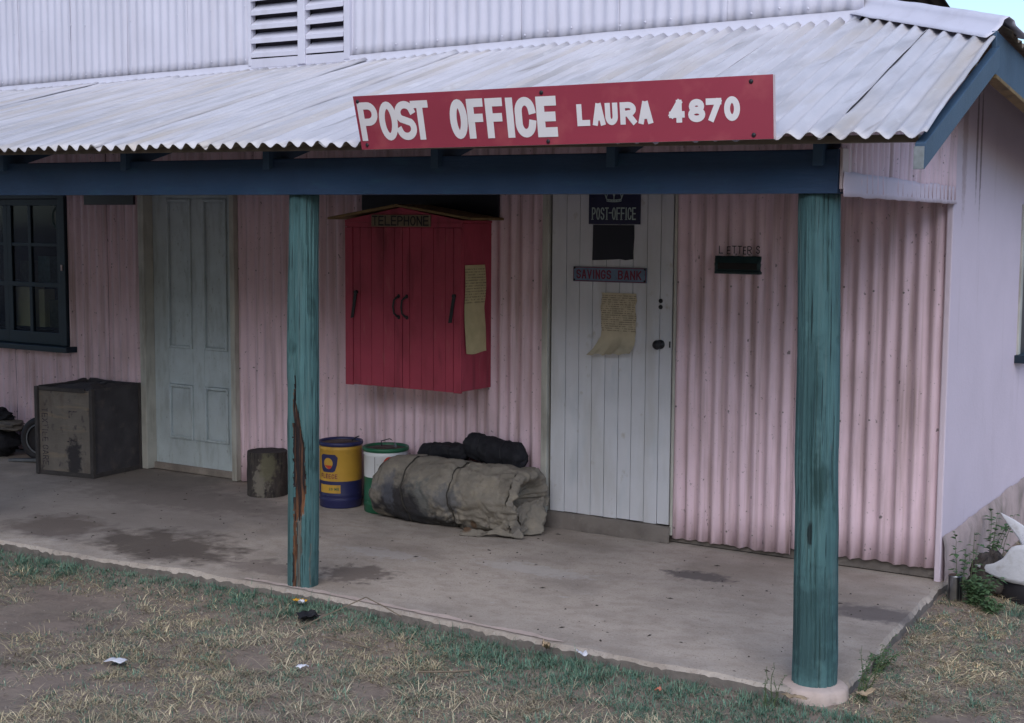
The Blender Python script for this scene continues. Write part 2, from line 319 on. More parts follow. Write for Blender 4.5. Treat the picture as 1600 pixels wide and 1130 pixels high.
def nails(parent, pts, N, r=.006, m='nail_head'):
    N = Vector(N).normalized(); t = N.orthogonal().normalized(); b = N.cross(t); mb = MB()
    for p in pts:
        p = Vector(p); mb.add([p+(t*math.cos(k*math.pi/3)+b*math.sin(k*math.pi/3))*r for k in range(6)]+[p+N*r*.6], [(k, (k+1) % 6, 6) for k in range(6)])
    o = mb.build('nails', m, parent); o['kind'] = 'stuff'; return o
MAT['nail_head'] = mat('nail_heads', (.20, .17, .17), .6, .3, 60)
D = 1.8515                      # front wall plane
def z_eave(x): return 2.122-.0118*x
def z_top(x): return 2.792+.0115*x
def roof_z(x, y): a = (y+.35)/(D+.35); return z_eave(x)*(1-a)+z_top(x)*a

# ================================================================== GROUND
def ground_h(x, y):
    near = max(0., 1-max(abs(x-1)/6, abs(y)/6))
    return -.082 + (.034 if (-.45 < y < 2.2 and x < 3.1) else 0.)*max(0., 1-max(0., -.12-y)/.33)*max(0., 1-max(0., x-2.75)/.35) + near*(.022*fbm(x*1.3, y*1.3, 3) + .008*fbm(x*6, y*6, 1)) - .02*max(0, min(1, (-y-.2)))*near
gx = np.concatenate([-np.geomspace(400, 5, 14), np.arange(-4.8, 5.6, .07), np.geomspace(5.8, 400, 14)])
gy = np.concatenate([-np.geomspace(400, 5, 14), np.arange(-4.8, 4.0, .07), np.geomspace(4.2, 400, 14)])
mb = MB(); W_ = len(gx)
mb.v = [(x, y, ground_h(x, y)) for y in gy for x in gx]
mb.f = [(j*W_+i, j*W_+i+1, (j+1)*W_+i+1, (j+1)*W_+i) for j in range(len(gy)-1) for i in range(W_-1)]; mb.mi = [0]*len(mb.f)
struct(mb.build('ground', 'dirt', smooth=True), 'bare brown earth with patchy grass in front of the verandah')

# concrete verandah floor
edge = [(-7, -.30), (-2.037, -.223), (-1.283, -.198), (-.657, -.125), (-.067, -.105), (.654, -.117), (1.496, -.144), (2.206, -.135), (2.60, -.14), (2.70, -.12), (2.735, -.02), (2.735, .114), (2.642, 1.111), (2.602, 1.729), (2.585, 2.3)]
def resample(pl, st):
    out = []
    for a, b in zip(pl[:-1], pl[1:]):
        n = max(1, int(math.dist(a, b)/st)); out += [(a[0]+(b[0]-a[0])*i/n, a[1]+(b[1]-a[1])*i/n) for i in range(n)]
    return out+[pl[-1]]
ep = resample(edge, .02); mb = MB(); n = len(ep)
outer, low, inner = [], [], []
for i, (x, y) in enumerate(ep):
    a = Vector(ep[max(0, i-1)]); b = Vector(ep[min(n-1, i+1)]); t = (b-a).normalized(); nr = Vector((t.y, -t.x))
    j = .014*fbm(x*3, y*3, 1)+.005*fbm(x*12, y*12, 2); ch = .010+.010*abs(fbm(x*7, y*7, 9))+.02*max(0, fbm(x*4, y*4, 4))
    p = Vector((x, y))+nr*j
    inner.append((*(p-nr*ch), 0.)); outer.append((*p, -.012-.02*abs(fbm(x*15, y*15, 6)))); low.append((*(p+nr*.012*fbm(x*6, y*6, 3)), -.16))
o0 = mb.v; mb.v = inner+outer+low
mb.f = [(n+i, n+i+1, i+1, i) for i in range(n-1)]+[(2*n+i, 2*n+i+1, n+i+1, n+i) for i in range(n-1)]
mb.mi = [0]*(n-1)+[1]*(n-1)
mb.v += [(-7, 2.3, 0.)]; mb.f += [tuple(range(n))+(3*n,)]; mb.mi += [0]
slab = struct(mb.build('verandah_floor', ['concrete', 'dark_cement']), 'stained concrete verandah floor with chipped front edge')
mb = MB()   # cement strip along the edge and the pad round the corner post
def strip(x0, x1, w):
    pts = [e for e in ep if x0 <= e[0] <= x1 and e[1] < 0]
    top_ = [(x, y+.028+.012*fbm(x*12, 1), .0035) for x, y in pts]; bk = [(x, y+.028+w*(.6+.9*max(0, .4+fbm(x*5, 7))), .0035) for x, y in pts]
    m_ = len(pts); mb.add(top_+bk, [(i, i+1, m_+i+1, m_+i) for i in range(m_-1)])
strip(-.35, 1.55, .035)
mb.build('cement_strip', 'pale_cement', slab)
mb = MB()
mb.lathe([(.0, .0), (.115, .0), (.126, -.006), (.132, -.03), (.135, -.14)], (2.624, -.015, .0035), 48, .12)
mb.build('post_footing', 'pale_cement', slab, smooth=True)

# ================================================================== BUILDING
bld = empty('post_office_building', (-.3, D, 0), 'pink corrugated iron post office building behind the verandah', 'building')
NF = (0, -1, 0)
def wall(x0, x1, z0, z1, seed, jag=.006, m='pink', name='wall_sheet', zt=None, y=D, **k):
    sh_ = corr(name, m, bld, lambda u: (x0+u, y, z0 if not callable(z0) else z0(x0+u)), lambda u: (x0+u, y, z1), x1-x0, NF, jag=jag, seed=seed, phase=(x0 % .078)/.078, rows=14, **k)
    k0 = math.ceil(x0/.078); pts = [(q*.078+.004*random.uniform(-1, 1), y-.013, zz+random.uniform(-.012, .012)) for zz in (.10, .78, 1.45, 2.05) for q in range(k0, int(x1/.078)+1) if q % 2 == 0 and (z0 if not callable(z0) else .03)+.03 < zz < z1-.03 and random.random() < .85]
    if pts: nails(sh_, pts, NF)
    return sh_
for i, (a, b, z0, z1) in enumerate([(-5.9, -5.25, .01, 2.72), (-5.25, -4.56, .01, .825), (-4.56, -3.90, .012, .825), (-3.915, -3.49, .012, 2.72), (-3.49, -3.12, .01, 2.72),
        (-2.225, -1.60, .008, 2.74), (-1.61, -1.005, .01, 2.74), (-1.015, -.395, .012, 2.74), (-.405, .235, .012, 2.74), (1.075, 1.77, .030, 2.74), (1.755, 2.505, .058, 2.76),
        (-5.25, -3.90, 1.95, 2.72), (-3.13, -2.21, 1.96, 2.72), (.23, 1.08, 1.99, 2.74)]):
    wall(a, b if b != 2.505 else 2.545, z0, z1, i*1.7, jag=.012 if a > 1 else .006)
box('foundation_strip', 'dark_cement', bld, 1.03, 2.535, D+.03, D+.10, -.1, .13)
box('foundation_strip', 'concrete', bld, -6, .20, D+.03, D+.10, -.1, .05)
# side wall: render, rough plinth, corner
S_X = 2.5725
mb = MB(); mb.hexa([(2.540, D-.016, -.15), (S_X, D-.016, -.15), (S_X, 6.0, -.15), (2.540, 6.0, -.15), (2.540, D-.016, 2.62), (S_X, D-.016, 2.62), (S_X, 6.0, 2.62), (2.540, 6.0, 2.62)])
mb.build('side_wall', 'pink_render', bld, bevel=.006)
mb = MB()
def pl_top(y): return .225+.035*(y-D)+.012*fbm(y*4, 2)+.008*fbm(y*17, 5)
mb.grid(lambda a, b: (lambda y: (S_X+.004+(.014+.004*fbm(y*8, b*3))*(1 if b < .93 else 0), y, -.15+(pl_top(y)+.15)*b))(D-.008+a*4.1), 120, 8)
mb.build('plinth', 'plinth', bld, smooth=True)
# small window at the side (frame edge only in view)
wd = MB().box(S_X-.03, S_X+.012, 3.21, 3.26, 1.04, 1.90).box(S_X-.03, S_X+.012, 3.9, 3.95, 1.04, 1.90).box(S_X-.03, S_X+.012, 3.26, 3.9, 1.85, 1.90).build('window', 'jamb', bld, bevel=.003)
box('sill', 'frame_navy', wd, S_X-.02, S_X+.06, 3.17, 4.0, .995, 1.04)
box('pane', 'plate_black', wd, S_X-.02, S_X+.003, 3.26, 3.9, 1.04, 1.85, bevel=0)
# inside of the room and the walls that close it
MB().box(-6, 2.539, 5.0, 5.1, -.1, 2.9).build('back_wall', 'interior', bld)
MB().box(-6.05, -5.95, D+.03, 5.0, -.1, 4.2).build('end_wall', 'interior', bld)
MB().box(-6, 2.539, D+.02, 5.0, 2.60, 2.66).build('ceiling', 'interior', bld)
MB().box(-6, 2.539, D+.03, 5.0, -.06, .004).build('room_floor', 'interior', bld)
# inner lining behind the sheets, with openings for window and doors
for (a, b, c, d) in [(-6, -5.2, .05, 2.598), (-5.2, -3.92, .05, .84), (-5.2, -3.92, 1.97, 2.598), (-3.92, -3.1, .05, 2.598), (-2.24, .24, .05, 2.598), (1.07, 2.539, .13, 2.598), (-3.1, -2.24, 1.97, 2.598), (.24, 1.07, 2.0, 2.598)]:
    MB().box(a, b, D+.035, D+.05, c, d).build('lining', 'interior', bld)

# --- white plank door
dr = MB().box(.262, 1.062, D+.012, D+.03, .10, 2.0).build('door', 'dark', bld)
dr['label'] = 'white vertical plank door of the post office'
px_ = [.2745, .373, .461, .548, .634, .721, .806, .893, .977, 1.054]
for a, b in zip(px_[:-1], px_[1:]):
    z0 = .098+random.uniform(-.002, .003); yy = D-.006+random.uniform(-.0015, .0015)
    MB().box(a+.0016, b-.0016, yy, D+.0115, z0, 1.985).build('plank', 'door_white', dr, bevel=.002)
mb = MB(); kx = .985
def ylathe(mb, prof, c, n=20):
    o = len(mb.v)
    for (r, d) in prof:
        for k in range(n):
            a = 2*math.pi*k/n; mb.v.append((c[0]+r*math.cos(a), c[1]-d, c[2]+r*math.sin(a)))
    fs = [(o+i*n+k, o+i*n+(k+1) % n, o+(i+1)*n+(k+1) % n, o+(i+1)*n+k) for i in range(len(prof)-1) for k in range(n)]
    mb.f += fs; mb.mi += [mb.cur]*len(fs); return mb
ylathe(mb, [(.026, .0), (.026, .006), (.010, .010), (.010, .028), (.022, .034), (.027, .046), (.022, .058), (.0, .062)], (kx, D-.006, 1.111)).build('knob', 'black_iron', dr, smooth=True)
for zz in (1.352, 1.318): ylathe(MB(), [(.0125, .0), (.0125, .003), (.0, .0035)], (kx-.003, D-.006, zz)).build('keyhole', 'black_iron', dr)
box('latch_plate', 'black_iron', dr, 1.038, 1.046, D-.009, D, 1.095, 1.13, bevel=.001)
fr_ = MB().box(.222, .262, D-.03, D+.03, .03, 2.0).build('door_frame', 'jamb', bld, bevel=.004)
MB().box(1.062, 1.078, D-.012, D+.03, .045, 2.0).build('door_frame', 'jamb', bld, bevel=.003)
mb = MB()   # rough concrete step
mb.grid(lambda a, b: (.20+a*.87, (D-.035-.012*fbm(a*6, 1))*(1-min(1, b*1.6))+ (D-.012)*min(1, b*1.6) if b < .63 else D-.012+.06*(b-.63)/.37, .001+(.092 if b >= .63 else .092*(b/.63)**.6)+.006*fbm(a*9, b*4, 2)-(.01 if b >= .95 else 0)), 60, 8)
mb.build('doorstep', 'dark_cement', bld, smooth=True)

# --- grey panelled door, set back in its frame
DY = D+.05
dr = MB().box(-3.075, -2.262, DY+.012, DY+.03, .012, 1.955).build('door', 'door_grey', bld)
dr['label'] = 'grubby grey four panel door set back in its frame'
def dbox(name, a, b, c, d, y=DY, y2=None, bv=.003): return MB().box(a, b, y, DY+.0115 if y2 is None else y2, c, d).build(name, 'door_grey', dr, bevel=bv)
dbox('stile', -3.075, -2.935, .012, 1.955); dbox('stile', -2.355, -2.262, .012, 1.955); dbox('stile', -2.695, -2.585, .235, 1.925)
dbox('rail', -2.934, -2.356, 1.926, 1.955); dbox('rail', -2.934, -2.356, .012, .234); 
for a, b in ((-2.934, -2.696), (-2.584, -2.356)): dbox('rail', a, b, .625, .88)
for (a, b) in ((-2.934, -2.696), (-2.584, -2.356)):
    for (c, d) in ((.235, .624), (.881, 1.925)):
        p = dbox('panel', a+.028, b-.028, c+.028, d-.028, y=DY+.0075, bv=.002)
        mb = MB()
        for q in ((a, a+.02, c, d), (b-.02, b, c, d), (a+.0205, b-.0205, c, c+.02), (a+.0205, b-.0205, d-.02, d)): mb.box(q[0]+.0008, q[1]-.0008, DY-.012, DY+.0115, q[2]+.0008, q[3]-.0008)
        mb.build('moulding', 'door_grey', p, bevel=.004)
mb = MB().box(-3.135, -3.078, D-.035, DY+.03, .004, 2.0); mb.build('door_frame', 'jamb', bld, bevel=.005)
MB().box(-2.258, -2.216, D-.03, DY+.03, .004, 2.0).build('door_frame', 'jamb', bld, bevel=.005)
MB().box(-3.077, -2.259, D-.03, DY+.03, 1.958, 2.0).build('door_frame', 'jamb', bld, bevel=.004)

# --- window on the left
wn_ = MB()
wn_.box(-3.985, -3.918, D-.03, D+.05, .84, 1.99).box(-5.24, -5.17, D-.03, D+.05, .84, 1.99).box(-5.169, -3.986, D-.025, D+.05, 1.93, 1.99)
win = wn_.build('window', 'frame_navy', bld, bevel=.004); win['label'] = 'dark small paned window with deep sill'
box('sill', 'frame_navy', win, -5.3, -3.848, D-.095, D+.05, .797, .838, bevel=.005)
def sash(x0, x1, y, mull):
    mb = MB().box(x0, x1, y, y+.03, .84, .93).box(x0, x1, y, y+.03, 1.27, 1.305).box(x0, x1, y, y+.03, 1.88, 1.93).box(x0, x0+.05, y+.001, y+.029, .93, 1.88).box(x1-.05, x1, y+.001, y+.029, .93, 1.88)
    for mx in mull: mb.box(mx-.018, mx+.018, y+.002, y+.028, .93, 1.27).box(mx-.018, mx+.018, y+.002, y+.028, 1.305, 1.88)
    mb.box(x0+.051, x1-.051, y+.003, y+.027, 1.575, 1.60)
    s = mb.build('sash', 'frame_navy', win, bevel=.003)
    xs = [x0+.05]+mull+[x1-.05]
    for a, b in zip(xs[:-1], xs[1:]):
        for c, d in ((.93, 1.27), (1.305, 1.575), (1.6, 1.88)): MB().box(a-.005, b+.005, y+.012, y+.016, c-.005, d+.005).build('pane', 'glass', s)
sash(-4.605, -3.987, D-.005, [-4.345]); sash(-5.168, -4.608, D-.002, [-4.9])
box('latch', 'sign_edge', win, -3.962, -3.945, D-.037, D-.03, 1.40, 1.445)
mb = MB(); ribbons(mb, [arc(-4.02, 1.79, .07, .085, 0, 360, 24)], .010, lambda u, v, d: (u, D-.006-d+.017, v)); 
mb.build('emblem', mat('faint_sticker', (.05, .10, .10), .6, .3, 40), win)
MAT['daylit_cream'] = mat('daylit_cream', (.72, .60, .36), .9, .1, 9); MAT['tan_card'] = mat('tan_card', (.14, .13, .10), .9, .3, 30); MAT['green_card'] = mat('green_card', (.09, .16, .15), .8, .35, 40)  # cream is daylight in the far panes, put into the colour

# blocks on the shelf inside the window; cream ones stand for daylit far panes
def tin(name, m, x0, x1, y0, y1, z0, z1, label):
    o = MB().box(x0, x1, y0, y1, z0, z1).build(name, m, None, bevel=.004); tag(o, label, 'box', 'boxes behind the window'); return o
shf = MB().box(-5.1, -3.99, D+.05, D+.30, .94, .96).build('window_shelf', 'interior', bld)
tin('block', 'daylit_cream', -4.60, -4.375, D+.055, D+.15, .961, 1.262, 'cream carton standing in for a daylit far pane behind the lower window pane')
tin('block', 'daylit_cream', -4.335, -4.27, D+.06, D+.16, .961, 1.25, 'narrow cream carton standing in for a daylit far pane beside the window muntin')
tin('block', 'tan_card', -4.24, -4.10, D+.08, D+.2, .961, 1.17, 'mottled tan carton low behind the window pane')
MB().box(-5.1, -3.99, D+.05, D+.25, 1.29, 1.30).build('window_shelf', 'interior', bld)
tin('block', 'green_card', -4.335, -4.20, D+.06, D+.16, 1.301, 1.50, 'small green and white carton on the upper window shelf')
tin('block', 'tan_card', -4.57, -4.42, D+.08, D+.18, 1.301, 1.46, 'dull carton on the upper window shelf at left')

# --- upper wall: white sheets with the louvred vent
uj = [-6.0, -5.2, -4.43, -3.84, -3.257, -2.655, -2.06]
for i, (a, b) in enumerate(list(zip(uj[:-1], uj[1:]))+[(-1.255, -.62), (-.63, .03), (.02, .68), (.67, 1.33), (1.32, 2.07)]):
    x0 = a-.005; corr('upper_wall_sheet', 'white_iron', bld, lambda u: (x0+u, D, z_top(x0+u)+.012), lambda u: (x0+u, D, 4.2), b-a+.02, NF, phase=(x0 % .078)/.078, rows=16, jag=.006, seed=20+i*1.3, amp=.0058, tilt=.006); nails(bpy.data.objects[[o.name for o in bld.children][-1]], [(q*.078, D-.0075, z_top(q*.078)+zz+random.uniform(-.01, .01)) for zz in (.07, .42) for q in range(math.ceil(a/.078), int(b/.078)+1) if q % 2 and random.random() < .7], NF, .0075, 'white_iron')
corr('upper_wall_sheet', 'white_iron', bld, lambda u: (-2.07+u, D, 3.62), lambda u: (-2.07+u, D, 4.2), .83, NF, rows=6, seed=41, amp=.0065)
MB().box(-6, 2.075, D+.012, D+.11, 4.2, 4.23).build('parapet_cap', 'white_iron', bld)
corr('main_roof', 'iron_back', bld, lambda u: (-6+u, D+.12, 3.55), lambda u: (-6+u, 5.3, 2.66), 8.0, (0, .25, 1), rows=4, seed=43, amp=.0085)
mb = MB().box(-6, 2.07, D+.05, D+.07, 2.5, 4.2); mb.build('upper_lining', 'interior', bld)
vent = MB().box(-2.052, -1.255, D+.0, D+.045, 2.80, 2.832).box(-1.635, -1.575, D-.03, D+.03, 2.78, 3.62).box(-2.075, -2.048, D-.02, D+.03, 2.79, 3.62).box(-1.262, -1.215, D-.02, D+.03, 2.79, 3.62).build('louvre_vent', 'white_iron', bld, bevel=.004)
vent['label'] = 'white timber louvre vent in the upper wall'
for (a, b) in ((-2.046, -1.637), (-1.573, -1.264)):
    zc = 2.875
    while zc < 3.6:
        dz = random.uniform(-.004, .004)
        MB().hexa([(a, D-.022, zc-.032), (b, D-.022, zc-.032+dz), (b, D+.045, zc+.035+dz), (a, D+.045, zc+.035), (a, D-.022, zc-.002), (b, D-.022, zc-.002+dz), (b, D+.045, zc+.047+dz), (a, D+.045, zc+.047)]).build('slat', 'white_iron', vent, bevel=.002)
        zc += .0905
box('apron', 'white_iron', vent, -2.05, -1.26, D-.018, D-.0, 2.775, 2.835)

# ================================================================== VERANDAH
ver = empty('verandah', (.3, 0, 0), 'verandah of white iron roof, blue beam and teal round posts', 'verandah')
def make_post(xb, xt, rb, rt, z1, seed, gouge=False):
    mb = MB(); nz_, nk = (230, 150) if gouge else (190, 150); zs = [z1*i/nz_ for i in range(nz_+1)]; bare = []; ms = []
    V = []
    for z in zs:
        t = z/z1
        for k in range(nk):
            a = 2*math.pi*k/nk; r = rb+(rt-rb)*t
            cr = fbm(math.cos(a)*6+seed, math.sin(a)*6, z*.55+seed, 3)
            fine = fbm(math.cos(a)*17+seed, math.sin(a)*17, z*.9, 2)
            r += .0026*cr + .0014*fine - .009*max(0., min(1., (fine-.36)/.08)) - .006*max(0., min(1., (fbm(math.cos(a)*31+seed, math.sin(a)*31, z*1.6, 2)-.40)/.08)) + .004*fbm(seed, z*1.4, 1)
            b = 0.; g = 0.
            if gouge:
                da = math.degrees(a); da = da-360 if da > 180 else da
                off = da+48.7                      # 0 = towards the camera, negative = left
                wob = 5*fbm(z*9, 1.7, 0)+3*fbm(z*30, .3, 0)
                if z < .92:
                    lo, hi = -50+wob, -8+wob+22*max(0, 1-abs(z-.55)/.42)
                    bl = max(0, (z-.70)/.22)**1.5; hi = hi*(1-bl)+(-28+wob*.4)*bl; lo = lo*(1-bl)+(-46+wob*.4)*bl
                else: lo, hi = -46+26*(z-.92)/.33+wob*.4, -26-4*(z-.92)/.33+wob*.4
                if z < .36: hi = min(hi, -4+wob); lo = max(lo, -56+wob)
                if lo < off < hi and z < 1.25:
                    e = min(off-lo, hi-off); dep = min(1, e/7)
                    g = dep
                    r -= dep*(.018 if z > .33 else .010) + dep*.008*abs(fbm(off*.12, z*5, 3))
                    if z < .36+.16*fbm(off*.12, z*3, 5): b = dep; g = dep if off < -32+6*fbm(z*8, 2) else 0
                if z < .22 and 24+wob < off < 30+wob and fbm(off*.1, z*4, 8) > .05: b = .8
            V.append((xb+(xt-xb)*t+.010*fbm(seed*3, z*.8, 2)+r*math.cos(a), .008*fbm(seed*5, z*.7, 7)+r*math.sin(a), z)); bare.append(b); ms.append(g)
    F = []; MI = []
    for j in range(nz_):
        for k in range(nk):
            q = (j*nk+k, j*nk+(k+1) % nk, (j+1)*nk+(k+1) % nk, (j+1)*nk+k); F.append(q); MI.append(1 if sum(ms[i] for i in q) > 1.4 else 0)
    F.append(tuple(nz_*nk+k for k in range(nk))); MI.append(0)
    mb.v, mb.f, mb.mi = V, F, MI
    o = mb.build('post', ['teal', 'rot'], ver, smooth=True)
    at = o.data.attributes.new('bare', 'FLOAT', 'POINT'); at.data.foreach_set('value', bare)
    return o
p = make_post(-.018, .017, .0755, .073, 1.903, 1.3, True); p['label'] = 'teal round post with a rotten orange split'
make_post(2.615, 2.583, .0865, .0775, 1.897, 5.1)
make_post(-2.66, -2.64, .08, .075, 1.915, 8.1)
mb = MB(); nb = 90
mb.grid(lambda a, b: (lambda x: [(x, -.098, 1.910-.0033*(x+2.1)), (x, -.098, 2.083-.0055*(x+2.1)), (x, .03, 2.083-.0055*(x+2.1)), (x, .03, 1.910-.0033*(x+2.1)), (x, -.098, 1.910-.0033*(x+2.1))][int(round(b*4))])(-6+a*8.688), nb, 4)
mb.add([(2.688, -.098, 1.894), (2.688, .03, 1.894), (2.688, .03, 2.057), (2.688, -.098, 2.057)], [(0, 1, 2, 3)])
mb.build('beam', 'navy', ver, bevel=.006)
box('end_cap', 'sign_edge', ver, 2.690, 2.702, -.085, .01, 1.91, 2.06, bevel=.002)
for x in (-5.0, -4.02, -3.04, -2.063, -1.094, -.115, .871, 1.747, 2.62):
    sk = .10*max(0, min(1, (x+1)/3.7)); w = .02
    ya, yb = -.128, D-.02
    za, zb = roof_z(x, ya)-.020, roof_z(x, yb)-.022
    xa, xb_ = x, x-sk*(yb-ya)*.6
    MB().hexa([(xa-w, ya, za-.150), (xa+w, ya, za-.150), (xb_+w, yb, zb-.10), (xb_-w, yb, zb-.10), (xa-w, ya, za), (xa+w, ya, za), (xb_+w, yb, zb), (xb_-w, yb, zb)])  .build('rafter', 'blue', ver, bevel=.002)
for (y, h) in ((-.275, .022), (.75, .04), (1.6, .04)):
    za, zb = roof_z(-6, y)-.026, roof_z(3.02, y)-.026
    xe = 3.045-.09*(y+.3) if y < 1.0 else 2.4
    MB().hexa([(-6, y-.02, za-h), (xe, y-.02, zb-h), (xe, y+.02, zb-h), (-6, y+.02, za-h), (-6, y-.02, za+.004), (xe, y-.02, zb+.004), (xe, y+.02, zb+.004), (-6, y+.02, za+.004)]).build('purlin', 'iron_back', ver)
# roof sheets
rj = [-6.05, -5.2, -4.35, -3.5, -2.66, -1.86, -1.065, -.33, .41, 1.15, 1.89, 2.705, 3.088]
hipA, hipB = Vector((2.957, 1.126, 0)), Vector((2.05, 1.95, 0))
def hip_y(x):
    t = (hipA.x-x)/(hipA.x-hipB.x); return hipA.y+(hipB.y-hipA.y)*t
def skew(x): return .105*max(0, min(1, (x+1)/3.6))
for i, (a, b) in enumerate(zip(rj[:-1], rj[1:])):
    x0 = a; wdt = b-x0+(.035 if b < 3 else .002)
    def bot(u): x = x0+u; return Vector((x, -.355+.008*fbm(x*2, 3), z_eave(x)-.002))
    def top(u):
        x = x0+u; y = D-.065+.006*fbm(x*9, 2); xt = x-skew(x)*(y+.355)
        if xt > 2.03:
            lo, hi = -.3, D
            for _ in range(24):
                mid = (lo+hi)/2; xm = x-skew(x)*(mid+.355)
                if mid < hip_y(xm): lo = mid
                else: hi = mid
            y = min(y, lo); xt = x-skew(x)*(y+.355)
        return Vector((xt, y, roof_z(xt, y)))
    nrm = Vector((0, -.31, 1)).normalized()
    corr('roof_sheet', ['roof', 'iron_back'], ver, bot, top, wdt, nrm, pitch=.081, amp=.0135, rows=26, phase=(x0 % .081)/.081, tilt=.007, dent=.0045, seed=60+i*2.3, solid=.002, back=True, lift=[.001, .002, .004, .003, .004, .010, .016, .002, .004, .014, .003, .012, 0][i])
# flashing where the roof meets the upper wall
mb = MB(); mb.grid(lambda a, b: (lambda x: (x, [D-.14, D-.016, D-.0145][int(round(b*2))], z_top(x)+[-.064, -.002, .035][int(round(b*2))]+.003*fbm(x*4, b)))(-6+a*8.08), 200, 2); mb.build('flashing', 'white_iron', ver, smooth=True)
# hip capping: front flap, roll, rear flap
hd = (hipB-hipA).normalized(); hn = Vector((-hd.y, hd.x, 0)); hn = hn if hn.y < 0 else -hn   # towards the front roof
def cap_pt(a, b):
    L_ = (hipB-hipA).length+.42
    p = hipA+hd*(-.035+a*L_)
    zc = roof_z(p.x, p.y)+.02
    prof = [(.092, -.026), (.05, .006), (.028, .03), (.02, .052), (0, .066), (-.022, .052), (-.03, .03), (-.10, -.03)]
    t = b*(len(prof)-1); k = min(int(t), len(prof)-2); f = t-k
    o = prof[k][0]*(1-f)+prof[k+1][0]*f; h = prof[k][1]*(1-f)+prof[k+1][1]*f
    q = p+hn*o*1.15
    return (q.x, q.y, zc+h+.004*fbm(a*8, b*2, 1)-(.0 if o <= 0 else 0))
mb = MB(); mb.grid(cap_pt, 44, 14); mb.build('hip_capping', 'white_iron', ver, smooth=True, solid=.002)
# roof slope that falls to the side, with its fascia
def eave2(y): return 2.592-.135*(y-1.2)
x0 = 0.
def s_bot(u): y = 1.16+u; return Vector((2.985, y, eave2(y)))
def s_top(u):
    y = 1.16+u; x = max(2.07, hipA.x-(y-1.126)*(hipA.x-hipB.x)/(hipB.y-hipA.y)); return Vector((x, y, eave2(y)+.02+.29*(2.985-x)))
for k in range(4):
    corr('side_roof_sheet', 'iron_back', ver, lambda u: s_bot(u+k*.76), lambda u: s_top(u+k*.76), .77, (.29, 0, 1), amp=.011, rows=8, seed=90+k, waves_n=8)
def ybeam(name, m, x, w, ya, yb, top_, h, parent=ver):
    return MB().hexa([(x, ya, top_(ya)-h), (x+w, ya, top_(ya)-h), (x+w, yb, top_(yb)-h), (x, yb, top_(yb)-h), (x, ya, top_(ya)), (x+w, ya, top_(ya)), (x+w, yb, top_(yb)), (x, yb, top_(yb))]).build(name, m, parent, bevel=.003)
ybeam('fascia', 'blue', 2.925, .022, 1.055, 4.2, lambda y: eave2(y)-.012, .185)
ybeam('fascia_lip', 'ochre', 2.900, .055, 1.045, 4.2, lambda y: eave2(y)-.196, .018)
#ybeam('soffit', 'interior', S_X, .36, 1.20, 4.2, lambda y: eave2(y)-.03, .012)
# barge board along the rake
MAT['weathered_end'] = mat('weathered_end_grain', (.20, .22, .23), .9, .3, 30)
def rake_x(y): return 3.086-.0905*(y+.35)
pa, pb = (-.345, 1.09)
za, zb = roof_z(3.086, pa)-.030, roof_z(rake_x(pb), pb)-.030
xa, xb_ = rake_x(pa), rake_x(pb)
MB().hexa([(xa-.038, pa, za-.09), (xa-.002, pa, za-.09), (xb_-.002, pb, zb-.095), (xb_-.038, pb, zb-.095), (xa-.038, pa, za), (xa-.002, pa, za), (xb_-.002, pb, zb), (xb_-.038, pb, zb)]).build('barge_board', 'blue', ver, bevel=.003)
box('barge_end', 'weathered_end', ver, xa-.040, xa-.004, pa-.006, pa-.0005, za-.089, za-.012, bevel=.001)
# iron infill at the end of the verandah, with flat strip along its bottom edge
def inf_x(y): return 2.697-.0655*(y+.06)
inN = Vector((1, .0655, 0))
def inf(a, w, seed, dy): corr('infill_sheet', 'pink', ver, lambda u: (inf_x(a+u), a+u, 1.90), lambda u: (inf_x(a+u), a+u, roof_z(inf_x(a+u), a+u)-.016), w, inN, rows=8, seed=seed, amp=.0135, phase=.3+dy)
inf(-.07, .56, 3.3, 0); inf(.495, 1.345, 5.3, .1)
mb = MB()
def strip_pt(a, b):
    y = -.095+a*1.945; z0 = 1.882-.0*(y)+.004*fbm(y*6, 1); z1 = 1.975-.012*a+.008*fbm(y*4, 6)
    return (inf_x(y)+.0125+.004*fbm(y*5, b*2, 3)+.003*math.cos(2*math.pi*y/.076)*(a > .55), y, z0+(z1-z0)*b)
mb.grid(strip_pt, 150, 4); mb.build('edge_strip', 'pink_render', ver, smooth=True, solid=.002)

# ================================================================== SIGNS
sg = empty('post_office_sign', (1.6, -.38, 2.08), 'long red board lettered POST OFFICE LAURA 4870 above the eave', 'sign')
c_bl, c_br, c_tl, c_tr = Vector((.671, -.377, 2.085)), Vector((2.551, -.38, 2.082)), Vector((.667, -.433, 2.306)), Vector((2.543, -.382, 2.309))
sN = Vector((0, -1, .05)).normalized()
def sign_pt(u, v, d):     # u = world x near the sign, v = world z
    a = (u-.669)/(2.547-.669); b = (v-2.084)/(2.308-2.084)
    p = (c_bl.lerp(c_br, a)).lerp(c_tl.lerp(c_tr, a), b); return p+sN*(.001+d)
mb = MB(); mb.grid(lambda a, b: c_bl.lerp(c_br, a).lerp(c_tl.lerp(c_tr, a), b)+sN*.001, 24, 3); mb.build('face', 'sign_red', sg)
q = Vector((0, .02, 0)); mb = MB()
mb.hexa([c_bl, c_br, c_br+q, c_bl+q, c_tl, c_tr, c_tr+q, c_tl+q]).build('board', 'sign_edge', sg)
mb = Letters()
